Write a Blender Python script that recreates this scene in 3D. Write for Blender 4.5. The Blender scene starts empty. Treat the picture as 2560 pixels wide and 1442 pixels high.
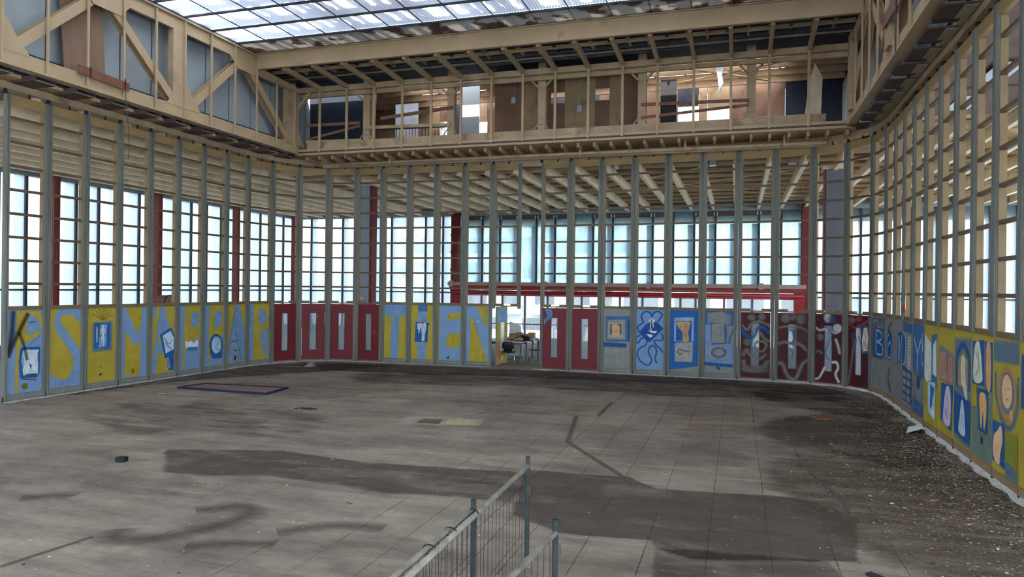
import bpy, math, random
from mathutils import Vector, Matrix
random.seed(7)
R = random.Random(11)
SC = bpy.context.scene
COL = SC.collection

# ------------------------------------------------------------------ camera, sky, sun, exposure
HC, TH, ROLL, PITCH = 2.597, math.radians(17.4), 0.0117224, -0.0002
cam_d = bpy.data.cameras.new('camera')
cam = bpy.data.objects.new('camera', cam_d)
COL.objects.link(cam)
cam_d.sensor_width = 36.0
cam_d.lens = 36.0 * 1799.38 / 2560.0
cam_d.clip_end = 600
_f = Vector((-math.sin(TH), math.cos(TH), 0)); _r = Vector((math.cos(TH), math.sin(TH), 0)); _u = Vector((0, 0, 1))
_f2 = _f * math.cos(PITCH) + _u * math.sin(PITCH); _u2 = _u * math.cos(PITCH) - _f * math.sin(PITCH)
_cr = _r * math.cos(ROLL) + _u2 * math.sin(ROLL); _cu = _u2 * math.cos(ROLL) - _r * math.sin(ROLL)
_m = Matrix((_cr, _cu, -_f2)).transposed().to_4x4(); _m.translation = Vector((0, 0, HC))
cam.matrix_world = _m
SC.camera = cam

SUNV = Vector((0.30, -0.36, 0.88)).normalized()
world = bpy.data.worlds.new('world'); SC.world = world; world.use_nodes = True
wn = world.node_tree.nodes; wl = world.node_tree.links
for n in list(wn): wn.remove(n)
sky = wn.new('ShaderNodeTexSky'); sky.sky_type = 'NISHITA'; sky.sun_disc = False
sky.sun_elevation = math.asin(SUNV.z); sky.sun_rotation = math.atan2(SUNV.x, SUNV.y)
sky.air_density = 1.0; sky.dust_density = 3.0; sky.ozone_density = 1.0
hsv = wn.new('ShaderNodeHueSaturation'); hsv.inputs['Saturation'].default_value = 0.55
bgn = wn.new('ShaderNodeBackground'); bgn.inputs['Strength'].default_value = 0.52
won = wn.new('ShaderNodeOutputWorld')
wl.new(sky.outputs[0], hsv.inputs['Color']); wl.new(hsv.outputs[0], bgn.inputs[0]); wl.new(bgn.outputs[0], won.inputs[0])
sun_d = bpy.data.lights.new('sun', 'SUN'); sun_d.energy = 12.0; sun_d.angle = 0.012; sun_d.color = (1.0, 0.95, 0.86)
sun = bpy.data.objects.new('sun', sun_d); COL.objects.link(sun)
sun.rotation_euler = SUNV.to_track_quat('Z', 'Y').to_euler(); sun.location = SUNV * 60
vs = SC.view_settings
vs.view_transform = 'Standard'; vs.look = 'None'; vs.gamma = 1.0; vs.use_curve_mapping = False
vs.exposure = 1.9
cy = SC.cycles
cy.max_bounces = 9; cy.diffuse_bounces = 6; cy.glossy_bounces = 2; cy.transmission_bounces = 6
cy.transparent_max_bounces = 16; cy.caustics_reflective = False; cy.caustics_refractive = False
cy.sample_clamp_indirect = 8.0; cy.use_denoising = True

# ------------------------------------------------------------------ materials
def s2l(c):
    return tuple((x / 255 / 12.92) if x / 255 <= 0.04045 else ((x / 255 + 0.055) / 1.055) ** 2.4 for x in c)
MATS = {}
def mat(name, rgb, rough=0.6, metal=0.0, var=0.25, scale=3.0, dirt=None, dirt_amt=0.0, dirt_scale=1.2, streak=False, bump=0.0, spec=0.3):
    """painted / metal / wooden surface: base colour broken up by noise, optional dirt blotches with their own shape"""
    if name in MATS: return MATS[name]
    m = bpy.data.materials.new(name); MATS[name] = m; m.use_nodes = True
    nt = m.node_tree; N = nt.nodes; L = nt.links
    b = N['Principled BSDF']
    base = s2l(rgb)
    tc = N.new('ShaderNodeTexCoord'); mp = N.new('ShaderNodeMapping')
    L.new(tc.outputs['Object'], mp.inputs[0])
    if streak: mp.inputs['Scale'].default_value = (1, 1, 0.12)
    n1 = N.new('ShaderNodeTexNoise'); n1.inputs['Scale'].default_value = scale; n1.inputs['Detail'].default_value = 5
    L.new(mp.outputs[0], n1.inputs[0])
    cr = N.new('ShaderNodeValToRGB')
    cr.color_ramp.elements[0].position = 0.3; cr.color_ramp.elements[1].position = 0.7
    cr.color_ramp.elements[0].color = (*[c * (1 - var) for c in base], 1)
    cr.color_ramp.elements[1].color = (*[min(1, c * (1 + var * 0.6)) for c in base], 1)
    L.new(n1.outputs['Fac'], cr.inputs[0])
    out = cr.outputs[0]
    if dirt is not None:
        n2 = N.new('ShaderNodeTexNoise'); n2.inputs['Scale'].default_value = dirt_scale; n2.inputs['Detail'].default_value = 8; n2.inputs['Roughness'].default_value = 0.7
        L.new(mp.outputs[0], n2.inputs[0])
        r2 = N.new('ShaderNodeValToRGB'); r2.color_ramp.elements[0].position = 0.62 - 0.3 * dirt_amt; r2.color_ramp.elements[1].position = 0.78 - 0.2 * dirt_amt
        L.new(n2.outputs['Fac'], r2.inputs[0])
        mx = N.new('ShaderNodeMixRGB'); mx.inputs[2].default_value = (*s2l(dirt), 1)
        L.new(r2.outputs[0], mx.inputs[0]); L.new(out, mx.inputs[1]); out = mx.outputs[0]
    L.new(out, b.inputs['Base Color'])
    b.inputs['Roughness'].default_value = rough; b.inputs['Metallic'].default_value = metal
    b.inputs['Specular IOR Level'].default_value = spec
    if bump:
        bp = N.new('ShaderNodeBump'); bp.inputs['Strength'].default_value = bump; bp.inputs['Distance'].default_value = 0.02
        n3 = N.new('ShaderNodeTexNoise'); n3.inputs['Scale'].default_value = scale * 6; L.new(tc.outputs['Object'], n3.inputs[0])
        L.new(n3.outputs['Fac'], bp.inputs['Height']); L.new(bp.outputs[0], b.inputs['Normal'])
    return m
def glassmat(name, rgb, trans=0.25, transl=0.65, streak=0.12, scale=2.0, stain=None):
    """frosted / clear sheet: part see-through, part scattering"""
    if name in MATS: return MATS[name]
    m = bpy.data.materials.new(name); MATS[name] = m; m.use_nodes = True
    nt = m.node_tree; N = nt.nodes; L = nt.links
    for n in list(N): N.remove(n)
    out = N.new('ShaderNodeOutputMaterial')
    base = s2l(rgb)
    tc = N.new('ShaderNodeTexCoord'); mp = N.new('ShaderNodeMapping'); L.new(tc.outputs['Object'], mp.inputs[0])
    mp.inputs['Scale'].default_value = (6, 6, 0.5)
    n1 = N.new('ShaderNodeTexNoise'); n1.inputs['Scale'].default_value = scale; n1.inputs['Detail'].default_value = 4; L.new(mp.outputs[0], n1.inputs[0])
    cr = N.new('ShaderNodeValToRGB'); cr.color_ramp.elements[0].position = 0.3; cr.color_ramp.elements[1].position = 0.6
    cr.color_ramp.elements[0].color = (*[c * (1 - streak) for c in base], 1); cr.color_ramp.elements[1].color = (*base, 1)
    L.new(n1.outputs['Fac'], cr.inputs[0])
    col = cr.outputs[0]
    if stain is not None:
        n2 = N.new('ShaderNodeTexNoise'); n2.inputs['Scale'].default_value = 1.6; n2.inputs['Detail'].default_value = 6; L.new(tc.outputs['Object'], n2.inputs[0])
        r2 = N.new('ShaderNodeValToRGB'); r2.color_ramp.elements[0].position = 0.52; r2.color_ramp.elements[1].position = 0.58; L.new(n2.outputs['Fac'], r2.inputs[0])
        mx = N.new('ShaderNodeMixRGB'); mx.inputs[2].default_value = (*s2l(stain), 1); L.new(r2.outputs[0], mx.inputs[0]); L.new(col, mx.inputs[1]); col = mx.outputs[0]
    tr = N.new('ShaderNodeBsdfTransparent'); tl = N.new('ShaderNodeBsdfTranslucent'); df = N.new('ShaderNodeBsdfDiffuse')
    for n in (tr, tl, df): L.new(col, n.inputs['Color'])
    m1 = N.new('ShaderNodeMixShader'); m1.inputs[0].default_value = transl; L.new(df.outputs[0], m1.inputs[1]); L.new(tl.outputs[0], m1.inputs[2])
    m2 = N.new('ShaderNodeMixShader'); m2.inputs[0].default_value = trans; L.new(m1.outputs[0], m2.inputs[1]); L.new(tr.outputs[0], m2.inputs[2])
    L.new(m2.outputs[0], out.inputs[0])
    return m
def paint(rgb, rough=0.75, patchy=False):
    """sprayed / brushed paint; the layer's own 'cover' attribute feathers its edge"""
    name = ('stain' if patchy else 'paint') + '_%02x%02x%02x' % tuple(int(c) for c in rgb)
    if name in MATS: return MATS[name]
    m = bpy.data.materials.new(name); MATS[name] = m; m.use_nodes = True
    nt = m.node_tree; N = nt.nodes; L = nt.links
    b = N['Principled BSDF']; o = N['Material Output']
    base = s2l(rgb)
    tc = N.new('ShaderNodeTexCoord'); n1 = N.new('ShaderNodeTexNoise'); n1.inputs['Scale'].default_value = 5; n1.inputs['Detail'].default_value = 6
    L.new(tc.outputs['Object'], n1.inputs[0])
    cr = N.new('ShaderNodeValToRGB'); cr.color_ramp.elements[0].position = 0.3; cr.color_ramp.elements[1].position = 0.7
    cr.color_ramp.elements[0].color = (*[c * 0.8 for c in base], 1); cr.color_ramp.elements[1].color = (*[min(1, c * 1.1) for c in base], 1)
    L.new(n1.outputs['Fac'], cr.inputs[0]); L.new(cr.outputs[0], b.inputs['Base Color']); b.inputs['Roughness'].default_value = rough
    b.inputs['Specular IOR Level'].default_value = 0.2
    at = N.new('ShaderNodeAttribute'); at.attribute_name = 'cover'
    tr = N.new('ShaderNodeBsdfTransparent'); mx = N.new('ShaderNodeMixShader')
    fac = at.outputs['Fac']
    if patchy:
        nm = N.new('ShaderNodeMapping'); nm.inputs['Scale'].default_value = (0.5, 1.4, 1); L.new(tc.outputs['Object'], nm.inputs[0])
        n2 = N.new('ShaderNodeTexNoise'); n2.inputs['Scale'].default_value = 1.7; n2.inputs['Detail'].default_value = 9; n2.inputs['Roughness'].default_value = 0.7; L.new(nm.outputs[0], n2.inputs[0])
        ad = N.new('ShaderNodeMath'); ad.operation = 'MULTIPLY_ADD'; ad.inputs[1].default_value = 1.6; ad.inputs[2].default_value = -1.95; L.new(fac, ad.inputs[0])
        a2 = N.new('ShaderNodeMath'); a2.operation = 'MULTIPLY_ADD'; a2.inputs[1].default_value = 2.2; L.new(n2.outputs['Fac'], a2.inputs[0]); L.new(ad.outputs[0], a2.inputs[2])
        r3 = N.new('ShaderNodeValToRGB'); r3.color_ramp.elements[0].position = 0.12; r3.color_ramp.elements[1].position = 0.62; r3.color_ramp.elements[0].color = (0, 0, 0, 1); r3.color_ramp.elements[1].color = (0.58, 0.58, 0.58, 1); L.new(a2.outputs[0], r3.inputs[0])
        fac = r3.outputs[0]
    L.new(fac, mx.inputs[0]); L.new(tr.outputs[0], mx.inputs[1]); L.new(b.outputs[0], mx.inputs[2]); L.new(mx.outputs[0], o.inputs[0])
    return m

M_BEIGE = mat('beige_steel_paint', (168, 144, 114), 0.55, var=0.12, scale=1.5, dirt=(120, 92, 66), dirt_amt=0.05, dirt_scale=1.4)
M_BEIGE2 = mat('dusty_beige_steel', (166, 142, 114), 0.65, var=0.2, scale=2, dirt=(104, 80, 66), dirt_amt=0.25, dirt_scale=1.5)
M_CREAM = mat('cream_joist_paint', (236, 216, 184), 0.6, var=0.15, scale=2, dirt=(150, 120, 90), dirt_amt=0.1)
M_DECK = mat('tan_roof_deck', (186, 154, 118), 0.8, var=0.25, scale=1.2, dirt=(100, 76, 56), dirt_amt=0.2)
M_ALU = mat('grey_aluminium', (118, 119, 112), 0.75, metal=0.0, spec=0.1, var=0.25, scale=4, streak=True, dirt=(80, 78, 70), dirt_amt=0.1, dirt_scale=3)
M_OCHRE = mat('ochre_rail', (152, 122, 80), 0.55, var=0.18, scale=2.5, dirt=(130, 92, 48), dirt_amt=0.15)
M_SILL = mat('brown_sill', (112, 92, 62), 0.6, var=0.2)
M_BRONZE = mat('bronze_bar', (92, 70, 46), 0.5, var=0.25, scale=4)
M_LINER = mat('tan_liner', (140, 116, 86), 0.6, var=0.15, scale=3)
M_BLACK = mat('black_rubber', (22, 22, 24), 0.6, var=0.2)
M_DARKF = mat('dark_window_frame', (52, 58, 62), 0.45, var=0.2)
M_LINTEL = mat('grey_lintel', (130, 136, 138), 0.5, var=0.15)
M_CLAD = mat('blue_grey_cladding', (150, 156, 160), 0.5, var=0.12, scale=1.0, dirt=(110, 112, 112), dirt_amt=0.1)
M_FIN_SHADE = mat('blue_grey_fin_and_shade', (74, 94, 106), 0.6, var=0.1)
M_JOINT = mat('dark_joint', (50, 56, 62), 0.6, var=0.2)
M_REDST = mat('red_oxide_column', (116, 46, 44), 0.55, var=0.2, scale=2, dirt=(188, 160, 150), dirt_amt=0.02)
M_REDST2 = mat('worn_red_column', (128, 60, 54), 0.55, var=0.2, scale=2, dirt=(190, 170, 165), dirt_amt=0.35, streak=True)
M_REDB = mat('red_beam_paint', (158, 30, 42), 0.4, var=0.15, scale=1.5)
M_DUST = mat('dusty_ledge', (176, 150, 142), 0.8, var=0.15)
M_CONC = mat('grey_concrete_face', (150, 160, 168), 0.7, var=0.08, scale=5, dirt=(96, 98, 102), dirt_amt=0.08, streak=True)
M_CONC2 = mat('slate_concrete_face', (100, 100, 108), 0.7, var=0.08, scale=5, dirt=(70, 70, 76), dirt_amt=0.12, streak=True)
M_RUSTW = mat('stained_brown_board', (112, 84, 66), 0.75, var=0.3, scale=1.2, dirt=(46, 36, 36), dirt_amt=0.3, dirt_scale=1.0)
M_TANW = mat('stained_tan_board', (140, 116, 88), 0.75, var=0.2, scale=1.2, dirt=(66, 48, 42), dirt_amt=0.3, dirt_scale=1.0)
M_PLY = mat('brown_plywood', (128, 100, 84), 0.75, var=0.3, scale=2, dirt=(92, 62, 46), dirt_amt=0.2, streak=True)
M_PLANKO = mat('orange_brown_plank', (112, 70, 50), 0.6, var=0.3, scale=3)
M_PLANKR = mat('reddish_plank', (118, 82, 70), 0.7, var=0.3, scale=3, streak=False)
M_SOFF = mat('dark_brown_soffit', (86, 66, 60), 0.8, var=0.3, scale=2, dirt=(40, 40, 40), dirt_amt=0.25)
M_SOFFL = mat('pale_soffit', (150, 144, 126), 0.7, var=0.2, scale=2)
M_DARKW = mat('dark_blue_board', (34, 42, 54), 0.7, var=0.3)
M_GREYW = mat('pale_grey_board', (150, 152, 158), 0.6, var=0.15)
M_PINKB = mat('brown_ceiling_board', (124, 96, 88), 0.7, var=0.2, scale=2, dirt=(100, 70, 66), dirt_amt=0.2)
M_FOIL = mat('silver_foil', (205, 208, 212), 0.3, metal=0.5, var=0.15, scale=6)
M_WHITE = mat('white_paint', (226, 226, 222), 0.6, var=0.08)
M_REDDOOR = mat('crimson_door', (102, 22, 32), 0.5, var=0.12, scale=1.5, dirt=(110, 18, 30), dirt_amt=0.1)
M_LBLUE = mat('light_blue_board', (112, 140, 176), 0.7, var=0.1, scale=2)
M_YEL = mat('mustard_yellow_board', (166, 146, 50), 0.7, var=0.15, scale=2, dirt=(150, 118, 20), dirt_amt=0.15)
M_GREYB = mat('grey_board', (128, 128, 126), 0.65, var=0.12, scale=3)
M_GROUT = mat('dark_subfloor', (48, 44, 42), 0.9, var=0.2)
M_CHROME = mat('chrome', (190, 192, 196), 0.25, metal=0.9, var=0.1)
M_BLKPL = mat('black_plastic', (24, 26, 30), 0.45, var=0.2)
M_TABLE = mat('white_table_top', (206, 206, 204), 0.4, var=0.06)
M_GSTEEL = mat('grey_steel_leg', (96, 100, 106), 0.4, metal=0.4, var=0.15)
M_GALV = mat('galvanised_pipe', (150, 146, 136), 0.5, metal=0.35, var=0.3, scale=9, dirt=(96, 86, 74), dirt_amt=0.3, dirt_scale=6)
M_GALVD = mat('dark_galvanised_post', (60, 66, 66), 0.45, metal=0.3, var=0.3, scale=6)
M_WIRE = mat('dark_wire', (62, 62, 62), 0.5, metal=0.5, var=0.2)
M_FROST = glassmat('frosted_glass', (226, 236, 242), 0.45, 0.85, streak=0.06)
M_FROSTB = glassmat('frosted_blue_glass', (206, 226, 234), 0.45, 0.85, streak=0.14)
M_CLEAR = glassmat('clear_glass', (236, 242, 244), 0.82, 0.5, streak=0.04)
M_DOORG = glassmat('door_glass', (232, 236, 238), 0.6, 0.8, streak=0.2)
M_ROOFS = glassmat('corrugated_translucent_sheet', (158, 166, 176), 0.0, 0.92, streak=0.05)
M_ROOFO = glassmat('whitewashed_roof_panel', (176, 174, 172), 0.0, 0.3, streak=0.1, stain=(104, 88, 78))
M_SKYL = glassmat('skylight_sheet', (236, 240, 244), 0.3, 0.85)

# ------------------------------------------------------------------ builders
class MB:
    def __init__(s): s.v = []; s.f = []; s.a = None
    def quad8(s, p):
        n = len(s.v); s.v += [tuple(q) for q in p]
        s.f += [(n, n+3, n+2, n+1), (n+4, n+5, n+6, n+7), (n, n+1, n+5, n+4), (n+1, n+2, n+6, n+5), (n+2, n+3, n+7, n+6), (n+3, n, n+4, n+7)]
        return s
    def box(s, x0, x1, y0, y1, z0, z1):
        return s.quad8([(x0, y0, z0), (x1, y0, z0), (x1, y1, z0), (x0, y1, z0), (x0, y0, z1), (x1, y0, z1), (x1, y1, z1), (x0, y1, z1)])
    def bar(s, a, b, w, h, up=(0, 0, 1)):
        """rectangular bar from a to b: w across, h along up"""
        a = Vector(a); b = Vector(b); d = (b - a).normalized(); up = Vector(up)
        sx = d.cross(up)
        if sx.length < 1e-4: sx = d.cross(Vector((1, 0, 0)))
        sx.normalize(); u = sx.cross(d).normalized()
        sx *= w / 2; u *= h / 2
        return s.quad8([a - sx - u, a + sx - u, a + sx + u, a - sx + u, b - sx - u, b + sx - u, b + sx + u, b - sx + u])
    def tube(s, pts, r, n=8, caps=True):
        pts = [Vector(p) for p in pts]; base = len(s.v)
        for i, p in enumerate(pts):
            d = (pts[min(i+1, len(pts)-1)] - pts[max(i-1, 0)]).normalized()
            t = Vector((0, 0, 1)) if abs(d.z) < 0.9 else Vector((1, 0, 0))
            sx = d.cross(t).normalized(); u = sx.cross(d)
            rr = r[i] if isinstance(r, (list, tuple)) else r
            for k in range(n):
                an = 2 * math.pi * k / n; s.v.append(tuple(p + sx * math.cos(an) * rr + u * math.sin(an) * rr))
        for i in range(len(pts) - 1):
            for k in range(n):
                s.f.append((base + i*n + k, base + i*n + (k+1) % n, base + (i+1)*n + (k+1) % n, base + (i+1)*n + k))
        if caps:
            s.f.append(tuple(base + k for k in range(n))[::-1]); s.f.append(tuple(base + (len(pts)-1)*n + k for k in range(n)))
        return s
    def prism(s, pts, off):
        """polygon (3-D points) thickened along off"""
        off = Vector(off); n = len(pts); b = len(s.v)
        s.v += [tuple(p) for p in pts] + [tuple(Vector(p) + off) for p in pts]
        s.f.append(tuple(range(b, b+n))[::-1]); s.f.append(tuple(range(b+n, b+2*n)))
        for i in range(n): s.f.append((b+i, b+(i+1) % n, b+n+(i+1) % n, b+n+i))
        return s
    def ibeam(s, a, b, w, h, tf=0.02, tw=0.015, up=(0, 0, 1)):
        a = Vector(a); b = Vector(b); u = Vector(up).normalized()
        s.bar(a + u*(h/2 - tf/2), b + u*(h/2 - tf/2), w, tf, up); s.bar(a - u*(h/2 - tf/2), b - u*(h/2 - tf/2), w, tf, up)
        s.bar(a, b, tw, h - 2*tf, up); return s
def wloc(o):
    p = Vector((0, 0, 0))
    while o is not None: p += o.location; o = o.parent
    return p
def obj(name, mb, m, parent=None, smooth=False, loc=None):
    off = wloc(parent) if parent else Vector(loc or (0, 0, 0))
    me = bpy.data.meshes.new(name)
    me.from_pydata([(x - off.x, y - off.y, z - off.z) for x, y, z in mb.v], [], mb.f); me.update()
    if mb.a is not None:
        at = me.attributes.new('cover', 'FLOAT', 'POINT'); at.data.foreach_set('value', mb.a)
    me.materials.append(m)
    if smooth: me.shade_smooth()
    o = bpy.data.objects.new(name, me); COL.objects.link(o)
    if parent: o.parent = parent
    else: o.location = off
    return o
def tag(o, label, cat, group=None):
    o['label'] = label; o['category'] = cat
    if group: o['group'] = group
    return o
def thing(name, label, cat, loc, group=None):
    o = bpy.data.objects.new(name, None); COL.objects.link(o); o.location = loc; o.empty_display_size = 0.2; o['kind'] = 'thing'
    return tag(o, label, cat, group)
def struct(name, mb=None, m=None, loc=(0, 0, 0), label=None):
    if mb is None:
        o = bpy.data.objects.new(name, None); COL.objects.link(o); o.location = loc
    else: o = obj(name, mb, m, loc=loc)
    o['kind'] = 'structure'
    if label: o['label'] = label
    return o
def share(name, src, parent, loc):
    """a copy of a part at world position loc (shared mesh)"""
    c = bpy.data.objects.new(name, src.data); COL.objects.link(c); c.parent = parent
    c.location = Vector(loc) - wloc(parent); return c

# ------------------------------------------------------------------ measured layout (metres; x along the back wall, y into depth)
POST = [(-15.08, 11.5 + i * 1.0075) for i in range(9)] + [(-14.87, 20.55), (-14.41, 21.43), (-13.62, 22.03), (-12.64, 22.25), (-11.66, 22.29), (-10.67, 22.33),
        (-9.69, 22.37), (-8.70, 22.42), (-7.72, 22.45), (-6.74, 22.45), (-6.07, 22.45), (-5.09, 22.40), (-4.07, 22.33), (-3.05, 22.28), (-2.03, 22.23), (-1.01, 22.19),
        (0.0, 22.15), (1.02, 22.09), (2.02, 21.93), (2.84, 21.45), (3.36, 20.64), (3.51, 19.68), (3.53, 18.71), (3.52, 17.72), (3.50, 16.70), (3.49, 15.67),
        (3.49, 14.65), (3.49, 13.66), (3.48, 12.67), (3.47, 11.67), (3.47, 10.67), (3.47, 9.67)]
ZT, ZS = 6.667, 2.0
UL, UR, VB = -14.2, 2.83, 20.95         # truss planes
FL, FR, FB = -23.9, 12.3, 35.3          # facade planes
VFRONT = -6.0

# ------------------------------------------------------------------ paint layers
def catmull(pts, k=6, closed=False):
    if len(pts) < 3: return pts
    P = list(pts); out = []
    n = len(P)
    rng = range(n if closed else n - 1)
    for i in rng:
        if closed: p0, p1, p2, p3 = P[(i-1) % n], P[i], P[(i+1) % n], P[(i+2) % n]
        else: p0, p1, p2, p3 = P[max(i-1, 0)], P[i], P[i+1], P[min(i+2, n-1)]
        for j in range(k):
            t = j / k
            out.append(tuple(0.5 * (2*p1[c] + (p2[c]-p0[c])*t + (2*p0[c]-5*p1[c]+4*p2[c]-p3[c])*t*t + (3*p1[c]-p0[c]-3*p2[c]+p3[c])*t**3) for c in (0, 1)))
    if not closed: out.append(tuple(P[-1]))
    return out
def layer_poly(mb, to3, pts, feather=0.0, cover=1.0):
    """flat paint polygon in 2-D surface coordinates, soft outer edge"""
    if mb.a is None: mb.a = []
    n = len(pts)
    ar = sum(pts[i][0]*pts[(i+1) % n][1] - pts[(i+1) % n][0]*pts[i][1] for i in range(n))
    if ar < 0: pts = pts[::-1]
    b = len(mb.v)
    mb.v += [to3(*p) for p in pts]; mb.a += [cover] * n; mb.f.append(tuple(range(b, b+n)))
    if feather > 0:
        o = []
        for i in range(n):
            p, q, r = Vector(pts[i-1]), Vector(pts[i]), Vector(pts[(i+1) % n])
            e1 = (q - p); e2 = (r - q)
            n1 = Vector((e1.y, -e1.x)); n2 = Vector((e2.y, -e2.x))
            if n1.length: n1.normalize()
            if n2.length: n2.normalize()
            nn = n1 + n2
            if nn.length < 0.2: nn = n1
            nn.normalize(); o.append(q + nn * feather)
        c = len(mb.v); mb.v += [to3(*p) for p in o]; mb.a += [0.0] * n
        for i in range(n): mb.f.append((b+i, c+i, c+(i+1) % n, b+(i+1) % n))
    return mb
def layer_stroke(mb, to3, pts, w, feather=0.3, cover=1.0, smooth=True):
    if mb.a is None: mb.a = []
    P = [Vector(p) for p in (catmull(pts) if smooth else pts)]
    b = len(mb.v); m = len(P)
    for i, p in enumerate(P):
        d = P[min(i+1, m-1)] - P[max(i-1, 0)]
        if d.length < 1e-6: d = Vector((1, 0))
        d.normalize(); q = Vector((-d.y, d.x))
        for k, a in ((-0.5 * w * (1 + feather), 0), (-0.5 * w * (1 - feather), cover), (0.5 * w * (1 - feather), cover), (0.5 * w * (1 + feather), 0)):
            x = p + q * k; mb.v.append(to3(x.x, x.y)); mb.a.append(a)
    for i in range(m - 1):
        for k in range(3): mb.f.append((b+4*i+k, b+4*i+k+1, b+4*(i+1)+k+1, b+4*(i+1)+k))
    return mb
def ell(cx, cy_, rx, ry, n=18, rot=0, jit=0):
    return [(cx + rx*math.cos(t)*math.cos(rot) - ry*math.sin(t)*math.sin(rot) + R.uniform(-jit, jit), cy_ + rx*math.cos(t)*math.sin(rot) + ry*math.sin(t)*math.cos(rot) + R.uniform(-jit, jit))
            for t in (2*math.pi*k/n for k in range(n))]

# ------------------------------------------------------------------ floor
def floor_mat():
    m = bpy.data.materials.new('worn_floor_tile'); m.use_nodes = True
    nt = m.node_tree; N = nt.nodes; L = nt.links; b = N['Principled BSDF']
    g = N.new('ShaderNodeNewGeometry')
    def noise(scale, sc3, det=6, rough=0.6):
        mp = N.new('ShaderNodeMapping'); mp.inputs['Scale'].default_value = sc3; L.new(g.outputs['Position'], mp.inputs[0])
        n = N.new('ShaderNodeTexNoise'); n.inputs['Scale'].default_value = scale; n.inputs['Detail'].default_value = det; n.inputs['Roughness'].default_value = rough
        L.new(mp.outputs[0], n.inputs[0]); return n.outputs['Fac']
    def ramp(fac, p0, c0, p1, c1):
        r = N.new('ShaderNodeValToRGB'); r.color_ramp.elements[0].position = p0; r.color_ramp.elements[1].position = p1
        r.color_ramp.elements[0].color = (*s2l(c0), 1); r.color_ramp.elements[1].color = (*s2l(c1), 1); L.new(fac, r.inputs[0]); return r.outputs[0]
    def mix(t, a, bb, fac):
        x = N.new('ShaderNodeMixRGB'); x.blend_type = t
        if isinstance(fac, float): x.inputs[0].default_value = fac
        else: L.new(fac, x.inputs[0])
        L.new(a, x.inputs[1]); L.new(bb, x.inputs[2]); return x.outputs[0]
    c = ramp(noise(0.35, (1, 1, 1), 8, 0.65), 0.38, (124, 110, 98), 0.62, (158, 145, 130))
    c2 = ramp(noise(2.2, (0.35, 1.3, 1), 8, 0.7), 0.35, (150, 146, 142), 0.65, (255, 255, 255))
    c = mix('MULTIPLY', c, c2, 0.7)
    c3 = ramp(noise(9, (1, 1, 1), 6, 0.8), 0.3, (190, 186, 182), 0.6, (255, 255, 255))
    c = mix('MULTIPLY', c, c3, 0.6)
    pf = ramp(noise(0.9, (1, 1, 1), 5, 0.6), 0.58, (0, 0, 0), 0.7, (255, 255, 255))
    pink = N.new('ShaderNodeRGB'); pink.outputs[0].default_value = (*s2l((128, 112, 104)), 1)
    sep = mix('MIX', c, pink.outputs[0], pf)
    L.new(sep, b.inputs['Base Color'])
    b.inputs['Roughness'].default_value = 0.62; b.inputs['Specular IOR Level'].default_value = 0.35
    bp = N.new('ShaderNodeBump'); bp.inputs['Strength'].default_value = 0.15; bp.inputs['Distance'].default_value = 0.01
    L.new(noise(14, (1, 1, 1), 5), bp.inputs['Height']); L.new(bp.outputs[0], b.inputs['Normal'])
    return m
M_FLOOR = floor_mat()
floor = struct('floor', MB().box(FL - 0.6, FR + 0.6, VFRONT - 0.6, FB + 0.6, -4.2, -0.024), M_GROUT)
tm = MB()
h = 0.2975
tm.v = [(-h, -h, -0.026), (h, -h, -0.026), (h, h, -0.026), (-h, h, -0.026), (-h, -h, -0.003), (h, -h, -0.003), (h, h, -0.003), (-h, h, -0.003), (-h+.004, -h+.004, 0), (h-.004, -h+.004, 0), (h-.004, h-.004, 0), (-h+.004, h-.004, 0)]
tm.f = [(0, 1, 5, 4), (1, 2, 6, 5), (2, 3, 7, 6), (3, 0, 4, 7), (4, 5, 9, 8), (5, 6, 10, 9), (6, 7, 11, 10), (7, 4, 8, 11), (8, 9, 10, 11)]
cells = []
for i in range(-40, 23):
    for j in range(-24, 71):
        u, v = 0.04 + 0.6 * i, 8.3 + 0.6 * j - 0.0
        if not (FL - 0.1 < u < FR + 0.1 and VFRONT < v < FB): continue
        dX = u * math.cos(TH) + v * math.sin(TH); dY = -u * math.sin(TH) + v * math.cos(TH)
        vis = dY > 5.9 and abs(dX / dY) < 0.735 and -15 < u < 3.4 and v < 21.5 and not (-2.1 < u < -1.0 and v < 4.2)
        cells.append((0 if vis else 1, dY * dY + dX * dX, u, v))
cells.sort()
tile0 = None; rest = MB()
for k, (nv, d2, u, v) in enumerate(cells):
    z = R.uniform(-0.0012, 0.0012)
    if k < 300 and nv == 0:
        if tile0 is None: tile0 = obj('tile', tm, M_FLOOR, floor); tile0.location = (u, v, z)
        else: share('tile', tile0, floor, (u, v, z))
    else:
        b = len(rest.v); rest.v += [(x + u, y + v, zz + z) for x, y, zz in tm.v]; rest.f += [tuple(b + q for q in f) for f in tm.f]
o = obj('tile_field', rest, M_FLOOR, floor); o['kind'] = 'stuff'
FT = lambda lay: (lambda x, y: (x, y, 0.0022 + 0.0006 * lay))
def stain(pts, rgb, feather, cover, lay=0, smooth=True, name='stain'):
    mb = layer_poly(MB(), FT(lay), catmull(pts, 4, True) if smooth else pts, feather, cover); return obj(name, mb, paint(rgb, 0.7, True), floor)
DK = (74, 65, 58)
stain([(-2.83, 9.9), (-1.41, 9.96), (-0.98, 9.49), (0.73, 9.72), (1.3, 9.13), (1.1, 7.66), (-0.4, 7.2), (-0.75, 7.36), (-0.8, 7.58), (-1.78, 7.5), (-2.4, 7.9)], DK, 0.18, 0.98, 0, False)
stain([(-8.5, 9.2), (-6.82, 9.69), (-5.18, 9.4), (-4.05, 9.58), (-2.8, 9.7), (-2.6, 8.4), (-4.05, 8.28), (-5.93, 8.43), (-7.49, 8.09)], DK, 0.3, 0.9, 0, False)
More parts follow.
